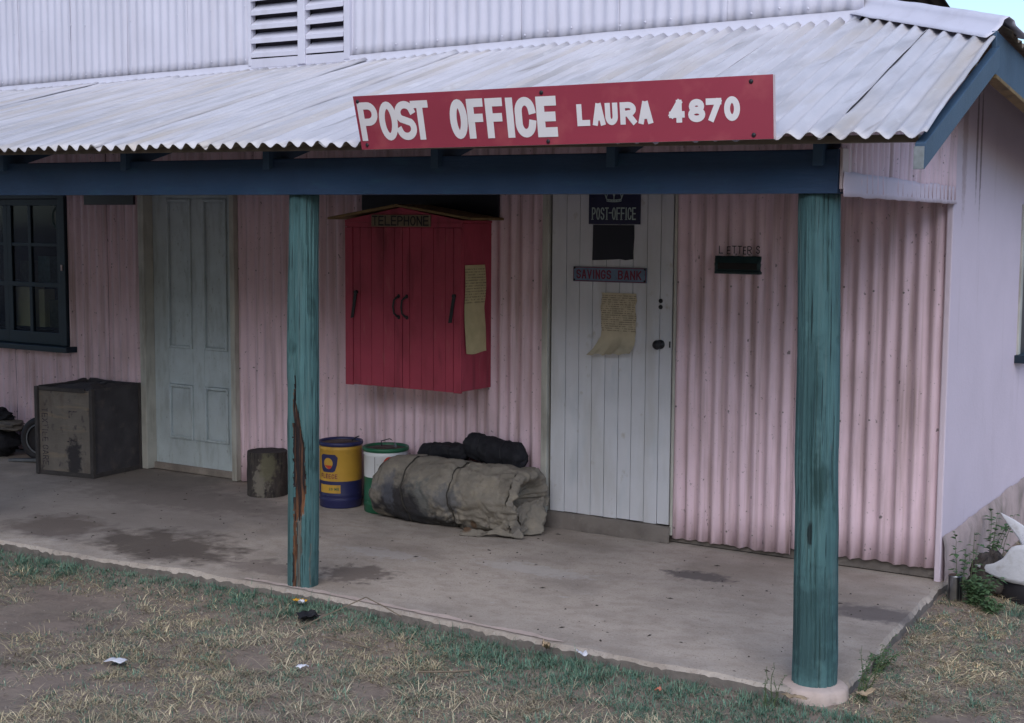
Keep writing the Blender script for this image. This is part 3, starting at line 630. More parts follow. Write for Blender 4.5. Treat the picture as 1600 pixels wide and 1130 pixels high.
for ch, a, b in [('P', .655, .763), ('O', .767, .868), ('S', .858, .968), ('T', .948, 1.043), ('O', 1.146, 1.238), ('F', 1.233, 1.319), ('F', 1.322, 1.411), ('I', 1.416, 1.462), ('C', 1.459, 1.561), ('E', 1.559, 1.658)]:
    mb.new(); hw = .0165 if a > 1 else .0150
    hw = .0185 if ch == 'E' else hw
    v0, v1 = 2.120-.007*(a-.65), 2.281-.012*(a-.65)
    sh = .024*max(0, min(1, (1.08-a)/.42)); ribbons(mb, glyph(ch, a+.004+sh, b-.003+sh, v0, v1, hw), hw, sign_pt)
for ch, a, b in [('L', 1.741, 1.804), ('A', 1.81, 1.87), ('U', 1.865, 1.925), ('R', 1.929, 2.003), ('A', 2.007, 2.072), ('4', 2.134, 2.204), ('8', 2.212, 2.286), ('7', 2.283, 2.351), ('0', 2.355, 2.423)]:
    mb.new(); hw = .0112 if ch in 'LAUR' else .0116
    ribbons(mb, glyph(ch, a+.003, b-.003, 2.151, 2.234 if ch != '0' else 2.238, hw), hw, sign_pt)
mb.build('lettering', 'sign_white', sg)
for (x, z) in ((.690, 2.286), (.702, 2.103), (1.592, 2.285), (1.606, 2.097), (2.464, 2.287), (2.471, 2.099)):
    mb = MB(); p = sign_pt(x, z, 0); ylathe(mb, [(.0085, 0), (.0085, .002), (.005, .004), (0, .0045)], p, 12).build('bolt', 'black_iron', sg, smooth=True)
for x in (.80, 1.6, 2.44):
    MB().box(x-.02, x+.02, -.355, -.325, z_eave(x)+.012, 2.29).build('batten', 'ochre', sg)

def flat_plate(name, m, x0, x1, z0, z1, y, th, label, cat, bevel=.002):
    o = empty(name, ((x0+x1)/2, y, z0), label, cat); MB().box(x0, x1, y-th, y, z0, z1).build('plate', m, o, bevel=bevel); return o
PY = D-.0075
po = flat_plate('post_office_plate', 'plate_navy', .520, .850, 1.772, 1.985, PY, .006, 'navy enamel plate with crown and POST-OFFICE on white door', 'sign')
fnp = lambda u, v, d: (u, PY-.006-d, v)
mb = Letters(); u = .542
for ch in 'POST-OFFICE':
    mb.new(); w = .0245 if ch not in 'I-' else (.012 if ch == 'I' else .014)
    st = glyph(ch, u, u+w, 1.797, 1.866, .0035) if ch != '-' else [[(u, 1.836), (u+w, 1.836)]]
    ribbons(mb, st, .0035, fnp)
    if ch in 'PTFI':      # slab serifs
        cx = {'P': u+.004, 'T': u+w/2, 'F': u+.004, 'I': u+w/2}[ch]; ribbons(mb, [[(cx-.006, 1.7985), (cx+.006, 1.7985)]], .0018, fnp, 0)
    u += w+.0035
mb.build('lettering', 'letter_pale', po); mb = MB()
cx, cz = .683, 1.905
ribbons(mb, [arc(cx, cz, .048, .007, 200, 340, 10), arc(cx, cz+.009, .048, .007, 200, 340, 10)], .003, fnp)
ribbons(mb, [arc(cx-.024, cz+.012, .024, .034, 180, 20, 10), arc(cx+.024, cz+.012, .024, .034, 0, 160, 10), [(cx, cz+.005), (cx, cz+.048)], [(cx-.048, cz+.01), (cx-.058, cz+.035)], [(cx+.048, cz+.01), (cx+.058, cz+.035)], [(cx-.01, cz+.055), (cx+.01, cz+.055)]], .0025, fnp)
for k in range(5): ribbons(mb, [arc(cx-.034+.017*k, cz-.002, .002, .002, 0, 360, 8)], .002, fnp)
mb.build('crown', 'letter_pale', po)
o = empty('notice_board', (.68, PY, 1.575), 'black blank panel under the POST-OFFICE plate on the door', 'notice board')
mb = MB(); pts = [(.549, 1.768), (.810, 1.768), (.812, 1.70), (.806, 1.62), (.808, 1.578), (.76, 1.572), (.72, 1.577), (.68, 1.574), (.60, 1.570), (.545, 1.568), (.548, 1.66)]
mb.add([(x, PY-.004, z) for x, z in pts]+[(x, PY, z) for x, z in pts], [tuple(range(len(pts)))[::-1]]+[(i, (i+1) % len(pts), (i+1) % len(pts)+len(pts), i+len(pts)) for i in range(len(pts))]); mb.build('panel', 'plate_black', o)
sb = flat_plate('savings_bank_plate', 'plate_blue', .424, .895, 1.446, 1.531, PY, .008, 'faded blue plate lettered SAVINGS BANK on white door', 'sign')
fns = lambda u, v, d: (u, PY-.008-d, v); mb = Letters()
word(mb, 'SAVINGS', .446, 1.463, 1.515, .0300, .0055, .0042, fns); word(mb, 'BANK', .716, 1.463, 1.515, .0325, .0060, .0044, fns); mb.build('', 'maroon', sb); mb = MB()
ribbons(mb, [[(.430, 1.5265), (.889, 1.5265)], [(.430, 1.4505), (.889, 1.4505)], [(.4275, 1.455), (.4275, 1.522)], [(.8915, 1.455), (.8915, 1.522)]], .0022, fns); mb.build('border', 'maroon', sb)
for (x, z) in ((.432, 1.455), (.885, 1.457), (.434, 1.524), (.886, 1.523)): ylathe(MB(), [(.007, 0), (.006, .003), (0, .004)], (x, PY-.0095, z), 10).build('screw', 'black_iron', sb)
# paper notice on the door, lower end curled out
MAT['paper_door'] = paper_mat('yellowed_notice_paper', (.52, .45, .33), 17, 1.165, 1.375, (.10, .08, .07))
mb = MB()
def paper(a, b):
    v = 1-b; z = 1.387-(1.387-1.04)*v; x = .608+.222*a
    c = max(0, v-.72)/.28
    y = PY-.003-.002*fbm(a*3, v*5)-.06*c*c-.012*c*math.sin(a*9+2)
    x += -.045*c*(1-a)-.01*c+.008*fbm(v*6, a); z += .02*c*(a-.3)+.012*c*fbm(a*7, 2)
    return (x, y, z)
mb.grid(paper, 24, 40); tag(mb.build('paper_notice', 'paper_door', None, smooth=True), 'yellowed printed notice with torn curling bottom on white door', 'notice')

# letter slot with hand lettering
ls = empty('letter_slot', (1.445, D-.01, 1.5), 'dark green letter slot with painted word LETTERS on pink wall', 'letter slot')
MAT['slot_green'] = mat('dark_green_slot_paint', (.018, .040, .044), .5, .3, 15)
mb = MB(); ys = D-.008
mb.grid(lambda a, b: (1.313+.265*a+.004*fbm(b*9, a*2), ys-.014-.016*math.sin(math.pi*min(1, b*1.1))*(1 if .03 < a < .97 else .4), 1.515+.093*b+.004*fbm(a*9, b*3)), 24, 8)
mb.build('flap', 'slot_green', ls, smooth=True, solid=.003)
box('slot', 'dark', ls, 1.335, 1.56, ys-.0335, ys-.028, 1.538, 1.572)
box('lip', 'slot_green', ls, 1.318, 1.578, ys-.036, ys+.0, 1.513, 1.527)
mb = Letters(); fl = lambda u, v, d: (u, ys-.0115+.0085*(1-math.cos(2*math.pi*u/.076))*.0-d, v)
for ch, u, w, dz in (('L', 1.332, .024, 0), ('E', 1.378, .022, -.003), ('T', 1.408, .026, .001), (',', 1.427, .012, -.004), ('T', 1.440, .026, .001), ('E', 1.472, .018, -.003), ('R', 1.496, .026, 0), ('S', 1.546, .022, .002)):
    mb.new(); ribbons(mb, glyph(ch, u, u+w, 1.620+dz, 1.662+dz, .0024), .0024, fl)
mb.build('lettering', 'ink', ls)

# dark boards high on the wall
tag(MB().box(-1.115, -.085, D-.028, D-.009, 1.80, 2.02).build('wall_board', 'plate_black', None, bevel=.003), 'dark board fixed to the wall above the telephone cabinet', 'board')
tag(MB().box(-3.70, -3.18, D-.028, D-.009, 1.885, 1.99).build('wall_board', 'plate_black', None, bevel=.003), 'dark strip of board high on the wall between window and grey door', 'board')

# ================================================================== TELEPHONE CABINET
tc = empty('telephone_cabinet', (-.575, D-.01, .79), 'red plank telephone cabinet with pitched roof hung on the wall', 'telephone cabinet')
CF = D-.32
MB().box(-1.008, -.142, CF+.014, D-.01, .795, 1.773).build('carcass', 'red', tc, bevel=.004)
MB().box(-1.008, -.142, CF+.0, CF+.0135, 1.7465, 1.773).build('head_rail', 'red', tc, bevel=.001)
mb = MB(); mb.add([(-1.0105, CF+.002, 1.7735), (-.1395, CF+.002, 1.7735), (-.1395, CF+.002, 1.787), (-.59, CF+.002, 1.862), (-1.0105, CF+.002, 1.787), (-1.0105, D-.011, 1.7735), (-.1395, D-.011, 1.7735), (-.1395, D-.011, 1.787), (-.59, D-.011, 1.862), (-1.0105, D-.011, 1.787)],
    [(4, 3, 2, 1, 0), (5, 6, 7, 8, 9), (1, 2, 7, 6), (2, 3, 8, 7), (3, 4, 9, 8), (4, 0, 5, 9), (0, 1, 6, 5)]); mb.build('gable', 'red', tc)
bx_ = [-1.008, -.946, -.891, -.805, -.714, -.63, -.570, -.518, -.43, -.344, -.257, -.197, -.142]
for i, (a, b) in enumerate(zip(bx_[:-1], bx_[1:])):
    wide = .0035 if i in (0, 5, 10) else .0016
    z0 = .788+.0*i-(.004 if i in (0, 11) else 0)+random.uniform(-.001, .001)
    MB().box(a+.0012, b-wide, CF+random.uniform(-.001, .001)-(.003 if i in (0, 11) else 0), CF+.0135, z0, 1.744).build('board', 'red', tc, bevel=.002)
rfm = 'ochre'
for sgn, xe in ((-1, -1.118), (1, -.055)):
    a, b = Vector((-.593+.002*sgn, 0, 1.868)), Vector((xe, 0, 1.790))
    MB().hexa([(a.x, CF-.035, a.z), (b.x, CF-.035, b.z), (b.x, D-.01, b.z), (a.x, D-.01, a.z), (a.x, CF-.035, a.z+.014), (b.x, CF-.035, b.z+.014), (b.x, D-.01, b.z+.014), (a.x, D-.01, a.z+.014)]).build('roof_board', rfm, tc, bevel=.002)
tp = MB().hexa([(-.800, CF-.006, 1.749), (-.362, CF-.006, 1.749), (-.362, CF+.0015, 1.749), (-.800, CF+.0015, 1.749), (-.800, CF-.006, 1.819), (-.362, CF-.006, 1.819), (-.362, CF+.0015, 1.819), (-.800, CF+.0015, 1.819)]).build('name_plate', 'plate', tc, bevel=.001)
mb = Letters(); word(mb, 'TELEPHONE', -.792, 1.755, 1.813, .0405, .0068, .0040, lambda u, v, d: (u, CF-.006-d, v)); mb.build('lettering', 'ink', tp)
for x, sgn in ((-.608, -1), (-.548, 1)):   # C pulls
    pts = [(x+.018*math.cos(rad(t))*(-1 if 1 else 1)+.008, CF-.004-.028*math.sin(rad((t+90)/180*180)), 1.275+.058*math.sin(rad(t))) for t in range(-90, 91, 15)]
    pts = [(x+.012, CF+.002, 1.217), (x+.006, CF-.014, 1.219), (x-.008, CF-.024, 1.235), (x-.014, CF-.026, 1.275), (x-.008, CF-.024, 1.315), (x+.006, CF-.014, 1.331), (x+.012, CF+.002, 1.333)]
    mb = MB().tube(pts, [.0075, .007, .006, .0055, .006, .007, .0075], 8); ylathe(mb, [(.012, 0), (.011, .003), (0, .004)], (x+.01, CF-.001, 1.338), 10); ylathe(mb, [(.012, 0), (.011, .003), (0, .004)], (x+.01, CF-.001, 1.212), 10)
    mb.build('handle', 'black_iron', tc, smooth=True)
for x in (-.935, -.205):  # slanting hasps
    MB().beam((x+.014, CF-.008, 1.345), (x-.014, CF-.008, 1.195), (1, 0, .18), (0, 1, 0), .022, .008).tube([(x+.016, CF+.002, 1.352), (x+.016, CF-.018, 1.352)], .012, 10).build('hasp', 'black_iron', tc, bevel=.002)
MAT['paper_cab'] = paper_mat('cabinet_notice_paper', (.50, .43, .25), 13, 1.30, 1.51, (.09, .08, .06))
mb = MB()
def paper2(a, b):
    v = 1-b; y = 1.556+.205*a+.012*math.sin(v*7+1)*v; z = 1.53-.515*v+.006*math.sin(a*5+v*3)*v
    return (-.1385+.003+.006*abs(math.sin(v*6.5))*(.4+a)+.012*max(0, v-.9)*10*.3, y, z)
mb.grid(paper2, 14, 40); tag(mb.build('paper_notice', 'paper_cab', None, smooth=True), 'long yellowed notice pinned to the side of the red telephone cabinet', 'notice')

# ================================================================== THINGS ON THE FLOOR
# tea chest
cr = empty('tea_chest', (-3.34, 1.55, 0), 'open plywood tea chest with dark edging and faded stencilling', 'crate')
MAT['ply'] = mat('weathered_plywood', (.150, .132, .118), .85, .2, 7, dirt=(((.09, .065, .05), (9, 9, 4), .5, .7, .65), ((.04, .035, .04), (22, 22, 14), .60, .70, .75), ((.30, .22, .14), (4, 4, 20), .55, .75, .5)),
    spots=(((-3.27, 1.33, .12), (.07, .3, .17), (.022, .02, .026), .9, .5),), bump=((20, 20, 80), .3))
MAT['ply_dark'] = mat('dark_plywood', (.055, .050, .056), .85, .3, 8, dirt=(((.13, .105, .09), (12, 12, 12), .55, .75, .5),), bump=(40, .3))  # darker plywood than the front, on the other sides, bottom and flaps
MAT['edging'] = mat('dark_chest_edging', (.048, .042, .042), .7, .3, 12, metal=.0, dirt=(((.10, .09, .09), (50, 50, 50), .65, .74, .5),))
K = [Vector((-3.575, 1.275, 0)), Vector((-3.113, 1.356, 0)), Vector((-3.150, 1.815, 0)), Vector((-3.60, 1.735, 0))]; HC = .615
def wallp(a, b, m, z0=0.0, z1=HC, t=.008, nm='side', parent=cr):
    d = (b-a).normalized(); nr = Vector((d.y, -d.x, 0))
    i_ = -nr*t
    return MB().hexa([a+Vector((0, 0, z0)), b+Vector((0, 0, z0)), b+i_+Vector((0, 0, z0)), a+i_+Vector((0, 0, z0)), a+Vector((0, 0, z1)), b+Vector((0, 0, z1)), b+i_+Vector((0, 0, z1)), a+i_+Vector((0, 0, z1))]).build(nm, m, parent)
f0 = wallp(K[0], K[1], 'ply', z1=HC-.01); f0['label'] = 'brown front side with stencilled letters'
wallp(K[1], K[2], 'ply_dark'); wallp(K[2], K[3], 'ply_dark', z1=HC+.005); wallp(K[3], K[0], 'ply_dark')
mb = MB(); mb.add([k+Vector((0, 0, .012)) for k in K], [(0, 1, 2, 3)]); mb.build('bottom', 'ply_dark', cr)
out = [(k-Vector((-3.36, 1.545, 0))).normalized()*.004 for k in K]
for i in range(4):
    a, b = K[i]+out[i], K[(i+1) % 4]+out[(i+1) % 4]; d = (b-a).normalized(); nr = Vector((d.y, -d.x, 0))
    MB().beam(K[i]+out[i]+Vector((0, 0, .001)), K[i]+out[i]+Vector((0, 0, HC+.006)), (1, 0, 0), (0, 1, 0), .03, .03).build('edging', 'edging', cr, bevel=.004)
    MB().beam(a+d*.016+Vector((0, 0, .016))-nr*.001, b-d*.016+Vector((0, 0, .016))-nr*.001, nr, (0, 0, 1), .014, .03).build('edging', 'edging', cr, bevel=.003)
    if i != 1: MB().beam(a+d*.016+Vector((0, 0, HC-.008))-nr*.001, b-d*(.016 if i else .06)+Vector((0, 0, HC-.012 if i == 0 else HC-.004))-nr*.001, nr, (0, 0, 1), .012, .028).build('edging', 'edging', cr, bevel=.003)
# torn flaps standing at the rim
def flap(a, b, h, lean, seed, m):
    mb = MB(); d = b-a; nr = Vector((d.y, -d.x, 0)).normalized()
    mb.grid(lambda s, t: a+d*s+Vector((0, 0, HC-.02+(h*.6*(1+.35*fbm(s*5, seed))*(.25+s if seed < 3 else 1.25-s*.8))*t))-nr*lean*t, 14, 3)
    mb.build('lid_flap', m, cr, solid=.005)
flap(K[3]+Vector((.01, 0, 0)), K[0].lerp(K[3], .1), .05, -.02, 5, 'ply_dark'); flap(K[0], K[0].lerp(K[1], .93), .075, .20, 1, 'ply_dark'); flap(K[1]+(K[2]-K[1])*.10, K[2], .07, .06, 4, 'ply_dark'); flap(K[2], K[3], .05, -.03, 2, 'ply_dark')
fd = (K[1]-K[0]).normalized(); fnr = Vector((fd.y, -fd.x, 0))
MAT['stencil'] = mat('faded_stencil_ink', (.040, .034, .045), .9, .3, 30, dirt=(((.150, .132, .118), (60, 60, 60), .5, .62, .85),))
def chest_pt(u, v, d): return K[0]+fd*u+fnr*(d+.0008)+Vector((0, 0, v))
mb = MB()
def vword(text, u0, u1, v, ch_h, hw, gap):
    for ch in text:      # letters turned on their side, reading downwards
        if ch == ' ': v -= ch_h*.6; continue
        st = glyph(ch, 0, ch_h*(.5 if ch == 'I' else 1), 0, u1-u0, hw); ww = ch_h*(.5 if ch == 'I' else 1)
        ribbons(mb, [[(u0+y, v-x) for x, y in s] for s in st], hw, chest_pt); v -= ww+gap
vword('TEXTILE CARE', .035, .085, .47, .030, .0028, .007)
vword('L', .27, .34, .46, .05, .0035, .012); vword('1', .25, .33, .27, .05, .004, .01)
mb.build('stencil', 'stencil', f0)

# wheel leaning behind the chest, and the bundle at the far left
wh = empty('small_wheel', (-4.03, 1.6, 0), 'small dark spoked wheel standing behind the tea chest', 'wheel')
MAT['rubber'] = mat('dusty_black_rubber', (.022, .02, .024), .7, .3, 12); MAT['dull_metal'] = mat('dull_grey_metal', (.16, .17, .19), .5, .25, 20, metal=.5)
wc = Vector((-3.985, 1.62, .168)); ax = Vector((.30, -.95, .06)).normalized(); e1 = ax.orthogonal().normalized(); e1 = Vector((0, 0, 1))-ax*ax.z; e1.normalize(); e2 = ax.cross(e1)
def ringpts(r, off=0., n=40): return [wc+ax*off+(e1*math.cos(2*math.pi*k/n)+e2*math.sin(2*math.pi*k/n))*r for k in range(n+1)]
MB().tube(ringpts(.135), .03, 10, False).build('tyre', 'rubber', wh, smooth=True)
MB().tube(ringpts(.107, .02), .006, 6, False).build('rim', 'dull_metal', wh, smooth=True)
mb = MB(); n = 36; cc = ringpts(.11, .004, n)
mb.add([wc+ax*.012]+cc[:-1], [(0, 1+k, 1+(k+1) % n) for k in range(n)]); mb.build('disc', 'rubber', wh)
MB().tube([wc-ax*.03, wc+ax*.04], .022, 12).build('hub', 'dull_metal', wh)
MB().beam((-4.16, 1.49, .012), (-3.95, 1.57, .018), (0, 1, 0), (0, 0, 1), .06, .02).build('foot_plate', 'dull_metal', wh, bevel=.004)
def blob(mb, c, r, seed, amp=.15, nu=40, nv=24, flat=True, freq=2.2, rot=0.):
    def f(a, b):
        th = 2*math.pi*a; ph = math.pi*(b-.5); d = Vector((math.cos(ph)*math.cos(th), math.cos(ph)*math.sin(th), math.sin(ph)))
        k = 1+amp*fbm(d.x*freq+seed, d.y*freq, d.z*freq)+amp*.4*fbm(d.x*freq*3, d.y*freq*3+seed, d.z*freq*3)
        v = Vector((d.x*r[0]*k, d.y*r[1]*k, d.z*r[2]*k)); v.rotate(Matrix.Rotation(rot, 3, 'Z'))
        p = Vector(c)+v
        if flat: p.z = max(p.z, .001)
        return p
    return mb.grid(f, nu, nv, True)
MAT['sacking'] = mat('dusty_sacking', (.16, .14, .125), .95, .25, 10, dirt=(((.05, .045, .05), (9, 9, 9), .5, .7, .7),), bump=(90, .4))
MAT['black_cloth'] = mat('black_cloth', (.016, .016, .021), .85, .3, 12, dirt=(((.04, .04, .045), (20, 20, 20), .5, .7, .5),), bump=(60, .5), spec=.25)
tag(blob(MB(), (-4.52, 1.60, .105), (.24, .16, .11), 3.1, .25).build('dark_bag', 'black_cloth', None, smooth=True), 'low dark bag on the floor at the far left edge', 'bag')
tag(blob(MB(), (-4.47, 1.62, .232), (.27, .12, .042), 5.7, .3, flat=False).build('folded_sack', 'sacking', None, smooth=True), 'folded grey sack lying on top of the dark bag', 'sack')
tag(blob(MB(), (-4.56, 1.64, .30), (.20, .09, .055), 8.2, .3, flat=False).build('black_coat', 'black_cloth', None, smooth=True), 'black cloth heaped on the grey sack below the window', 'cloth')

# stump
st_ = empty('log_stump', (-1.73, 1.60, 0), 'short upright log stump with pale patch of missing bark', 'stump')
MAT['bark'] = mat('dark_weathered_bark', (.060, .050, .046), .95, .35, 9, dirt=(((.02, .018, .02), (50, 50, 6), .5, .62, .8), ((.15, .13, .10), (25, 25, 8), .6, .72, .6)),
    spots=(((-1.70, 1.48, .09), (.055, .2, .12), (.20, .18, .15), .8, .7), ((-1.66, 1.5, .2), (.045, .2, .10), (.14, .13, .085), .8, .5)), bump=((70, 70, 8), .9))
MAT['endgrain'] = mat('dark_end_grain', (.05, .043, .045), .95, .3, 15, bump=(40, .5))
mb = MB(); nk = 48
def stump_pt(a, b):
    t = 2*math.pi*a; r = .128*(1+.03*fbm(math.cos(t)*1.5, math.sin(t)*1.5, b)+.018*fbm(math.cos(t)*9, math.sin(t)*9, b*2)); r *= (1+.02*(1-b))
    return (-1.745+r*math.cos(t), 1.622+r*math.sin(t), .001+(.288+.008*fbm(math.cos(t), math.sin(t), 5))*b)
mb.grid(stump_pt, nk, 14, True); mb.build('bark', 'bark', st_, smooth=True)
mb = MB(); tp_ = [stump_pt(k/nk, 1) for k in range(nk)]; mb.add([(-1.745, 1.622, .284)]+tp_, [(0, 1+k, 1+(k+1) % nk) for k in range(nk)]); mb.build('cut_top', 'endgrain', st_)

# oil drums
MAT['yellow'] = mat('yellow_drum_paint', (.50, .29, .045), .45, .12, 8, dirt=(((.22, .13, .05), (16, 16, 10), .58, .75, .5), ((.06, .05, .05), (50, 50, 50), .73, .78, .6)))
MAT['drum_navy'] = mat('navy_drum_paint', (.022, .024, .085), .42, .15, 10, dirt=(((.20, .22, .27), (25, 25, 60), .68, .76, .6),))
MAT['drum_white'] = mat('white_drum_paint', (.62, .62, .64), .45, .06, 8, dirt=(((.3, .29, .28), (20, 20, 20), .64, .74, .45),))
MAT['drum_green'] = mat('green_drum_paint', (.018, .105, .055), .42, .18, 10, dirt=(((.13, .22, .19), (20, 20, 50), .66, .75, .6),))
MAT['rusty_lid'] = mat('rusty_drum_lid', (.05, .035, .035), .6, .3, 15, dirt=(((.15, .085, .06), (18, 18, 18), .5, .7, .6), ((.2, .2, .22), (30, 30, 30), .66, .75, .5)))
MAT['drum_red'] = mat('red_drum_print', (.45, .05, .03), .5, .1, 20)
def drum(name, c, R_, H_, mt, mb_, zs, label, rimmat):
    d = empty(name, (*c, 0), label, 'drum', 'oil drums against the wall')
    def band(nm, m, prof): return MB().lathe(prof, (*c, 0), 48).build(nm, m, d, smooth=True)
    band('lower_band', mb_, [(R_*.97, .002), (R_, .008), (R_, .045), (R_+.004, .052), (R_, .06), (R_, .075), (R_+.003, .081), (R_, .088), (R_, zs)])
    band('body', mt, [(R_, zs), (R_, H_-.052), (R_+.005, H_-.045), (R_, H_-.037), (R_, H_-.028)])
    band('rim', rimmat, [(R_, H_-.028), (R_+.008, H_-.024), (R_+.011, H_-.014), (R_+.008, H_-.002), (R_+.002, H_), (R_-.004, H_-.006), (R_-.006, H_-.016)])
    band('lid', 'rusty_lid', [(R_-.006, H_-.016), (R_*.6, H_-.013), (R_*.58, H_-.008), (.002, H_-.008)])
    return d
yc, gc = (-1.13, 1.625), (-.795, 1.655)
yd = drum('oil_drum', yc, .132, .415, 'yellow', 'drum_navy', .172, 'yellow and navy oil drum partly hidden by the split post', 'drum_navy')
gd = drum('oil_drum', gc, .134, .405, 'drum_white', 'drum_green', .222, 'white and green oil drum between yellow drum and canvas bundle', 'drum_green')
def cyl_fn(c, R_, a0): return lambda u, v, d: (c[0]+(R_+d)*math.cos(a0+u/R_), c[1]+(R_+d)*math.sin(a0+u/R_), v)
def fill(mb, pts, fn, d=.001): # flat print: fan
    pts = resample(list(pts)+[pts[0]], .006)[:-1]
    cu = sum(p[0] for p in pts)/len(pts); cv = sum(p[1] for p in pts)/len(pts); n = len(pts)
    rings = [[(cu+(u-cu)*k/4, cv+(v-cv)*k/4) for u, v in pts] for k in (1, 2, 3, 4)]
    mb.add([fn(cu, cv, d)]+[fn(u, v, d) for r in rings for u, v in r], [(0, 1+i, 1+(i+1) % n) for i in range(n)]+[(1+k*n+i, 1+(k+1)*n+i, 1+(k+1)*n+(i+1) % n, 1+k*n+(i+1) % n) for k in range(3) for i in range(n)])
fy = cyl_fn(yc, .132, math.atan2(-5.163-yc[1], 4.542-yc[0])-.62)
mb = MB(); fill(mb, [(-.062, .324), (-.047, .340), (.047, .340), (.064, .322), (.058, .275), (.046, .238), (.03, .229), (-.04, .229), (-.055, .25)], fy, .0012); mb.build('emblem', 'drum_navy', yd)
mb = MB(); fill(mb, arc(-.0, .285, .032, .034, 0, 345, 23), fy, .0022); mb.build('emblem', 'yellow', yd)
mb = MB(); fill(mb, [(-.026, .272), (.028, .272), (.020, .256), (.006, .248), (-.008, .256)], fy, .003); mb.build('emblem', 'drum_red', yd)
mb = Letters(); word(mb, 'FLEECE', -.060, .190, .218, .0165, .0045, .0022, fy); mb.build('lettering', 'maroon', yd)
mb = MB(); mb.grid(lambda a, b: fy(-.07+.15*a, .098+.052*b, .0014), 16, 2); lb = mb.build('paper_label', 'yellow', yd)
mb = Letters(); word(mb, '20 MS', .005, .116, .133, .011, .004, .0016, lambda u, v, d: fy(u, v, d+.0012)); mb.build('lettering', 'drum_green', lb)
fg = cyl_fn(gc, .134, math.atan2(-5.163-gc[1], 4.542-gc[0])); mb = MB()
ribbons(mb, [arc(.028, .292, .042, .058, 60, 285, 18)], .008, fg); mb.build('emblem', 'drum_red', gd)
mb = MB(); mb.grid(lambda a, b: fg(-.071+.003*a, .224+.128*b, .0012), 1, 6); mb.build('seam', 'ink', gd)
MB().tube([(gc[0]-.03, gc[1], .40), (gc[0]-.028, gc[1]-.01, .432), (gc[0]+.02, gc[1]+.012, .448), (gc[0]+.03, gc[1]+.02, .442)], .0035, 6).build('handle', 'black_iron', gd)
MB().tube([(gc[0]+.05, gc[1]+.02, .398), (gc[0]+.055, gc[1]+.02, .42), (gc[0]+.075, gc[1]+.0, .425), (gc[0]+.08, gc[1]+.0, .40)], .004, 6).build('handle', 'dull_metal', gd)
MB().tube([(yc[0]+.05, yc[1]+.05, .408), (yc[0]+.075, yc[1]+.06, .43), (yc[0]+.10, yc[1]+.06, .44)], .004, 6).build('handle', 'black_iron', yd)

# canvas swag
sw = empty('canvas_swag', (-.15, 1.57, 0), 'large rolled canvas swag with dark stain tied with cord', 'swag')
MAT['canvas'] = mat('grubby_canvas', (.225, .20, .168), .95, .15, 5,
    dirt=(((.15, .13, .11), (6, 6, 6), .5, .72, .6), ((.36, .31, .24), (9, 9, 9), .55, .72, .5), ((.07, .06, .06), (22, 22, 22), .64, .74, .6), ((.17, .17, .19), (4, 4, 8), .58, .72, .5)),
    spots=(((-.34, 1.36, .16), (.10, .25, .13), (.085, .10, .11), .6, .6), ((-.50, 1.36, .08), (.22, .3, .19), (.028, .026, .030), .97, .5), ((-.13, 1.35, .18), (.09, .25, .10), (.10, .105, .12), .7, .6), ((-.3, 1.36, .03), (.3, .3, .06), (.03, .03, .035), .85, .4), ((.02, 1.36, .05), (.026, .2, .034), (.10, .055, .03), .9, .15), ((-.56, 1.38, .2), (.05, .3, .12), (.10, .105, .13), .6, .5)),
    bump=((75, 75, 75), .7))
AX0, AX1 = Vector((-.695, 1.575, 0)), Vector((.275, 1.60, 0))
def swag_pt(a, b):
    th = 2*math.pi*a; s = b      # s along the axis
    cinch = 1-.055*math.exp(-((s-.245)/.016)**2)-.13*math.exp(-((s-.575)/.022)**2)
    bul = .94+.10*math.sin(math.pi*min(1, s*1.25))**.6 if s < .8 else .94+.10*math.sin(math.pi*1)+.02
    if s > .575: bul = .985+.03*math.sin((s-.575)*7)
    R_ = .197*bul*cinch
    ca, sa = math.cos(th), math.sin(th)
    wr = .010*fbm(ca*1.6+3, sa*1.6, s*5, 3)
    # folds radiating from the cords and loose folds at the open end
    fold = math.exp(-abs(s-.575)/.10)*.011*math.sin(th*9+5*fbm(s*3, th))+math.exp(-abs(s-.245)/.05)*.004*math.sin(th*11)
    if s > .6: fold += (s-.6)/.4*(.030*fbm(ca*2.2+7, sa*2.2, s*4.5, 3)+.014*fbm(ca*5, sa*5+2, s*7, 2))
    cre = 0.
    for q_, (fx, fs) in enumerate(((2.3, 7.), (4.1, 13.))): cre -= (.013, .008)[q_]*(1-min(1, 2.6*abs(fbm(ca*fx+q_*3, sa*fx, s*fs+q_, 2))))**6
    r = R_+wr+fold+cre*(.2+.9*s)
    sag = 1.0
    c = AX0.lerp(AX1, s)
    y = c.y+r*ca*1.08; z = .183+r*sa*1.0
    if sa < 0: z = .183+r*sa*.96
    if z < .004: z = .004+.002*fbm(s*20, th*3)
    # lower front spreads a little on the floor
    if ca < 0 and z < .10: y -= .035*(1-z/.10)*(1 if s > .55 else .4)
    x = c.x+.018*fbm(ca*2, sa*2, 3)+ (.04*sa if s < .05 else 0)
    return Vector((x, y, z))
def endcap(a, b, left):
    s = 0. if left else 1.
    rim = swag_pt(a, s); c = AX0 if left else AX1
    ctr = Vector((c.x, c.y, .185)); th = 2*math.pi*a
    if left:
        bulge = -.085*math.sin(min(1, b*1.05)*math.pi/2)
        p = rim.lerp(ctr, b**1.1); p.x += bulge+.014*fbm(math.cos(th)*2, math.sin(th)*2, b*3); return p
    p = rim.lerp(ctr, b); lip = .035*math.sin(math.pi*min(1, b*2.2)) if b < .45 else 0
    p.x += lip-.16*max(0, b-.25)**.8+.022*fbm(math.cos(th)*3+2, math.sin(th)*3, b*5)
    return p
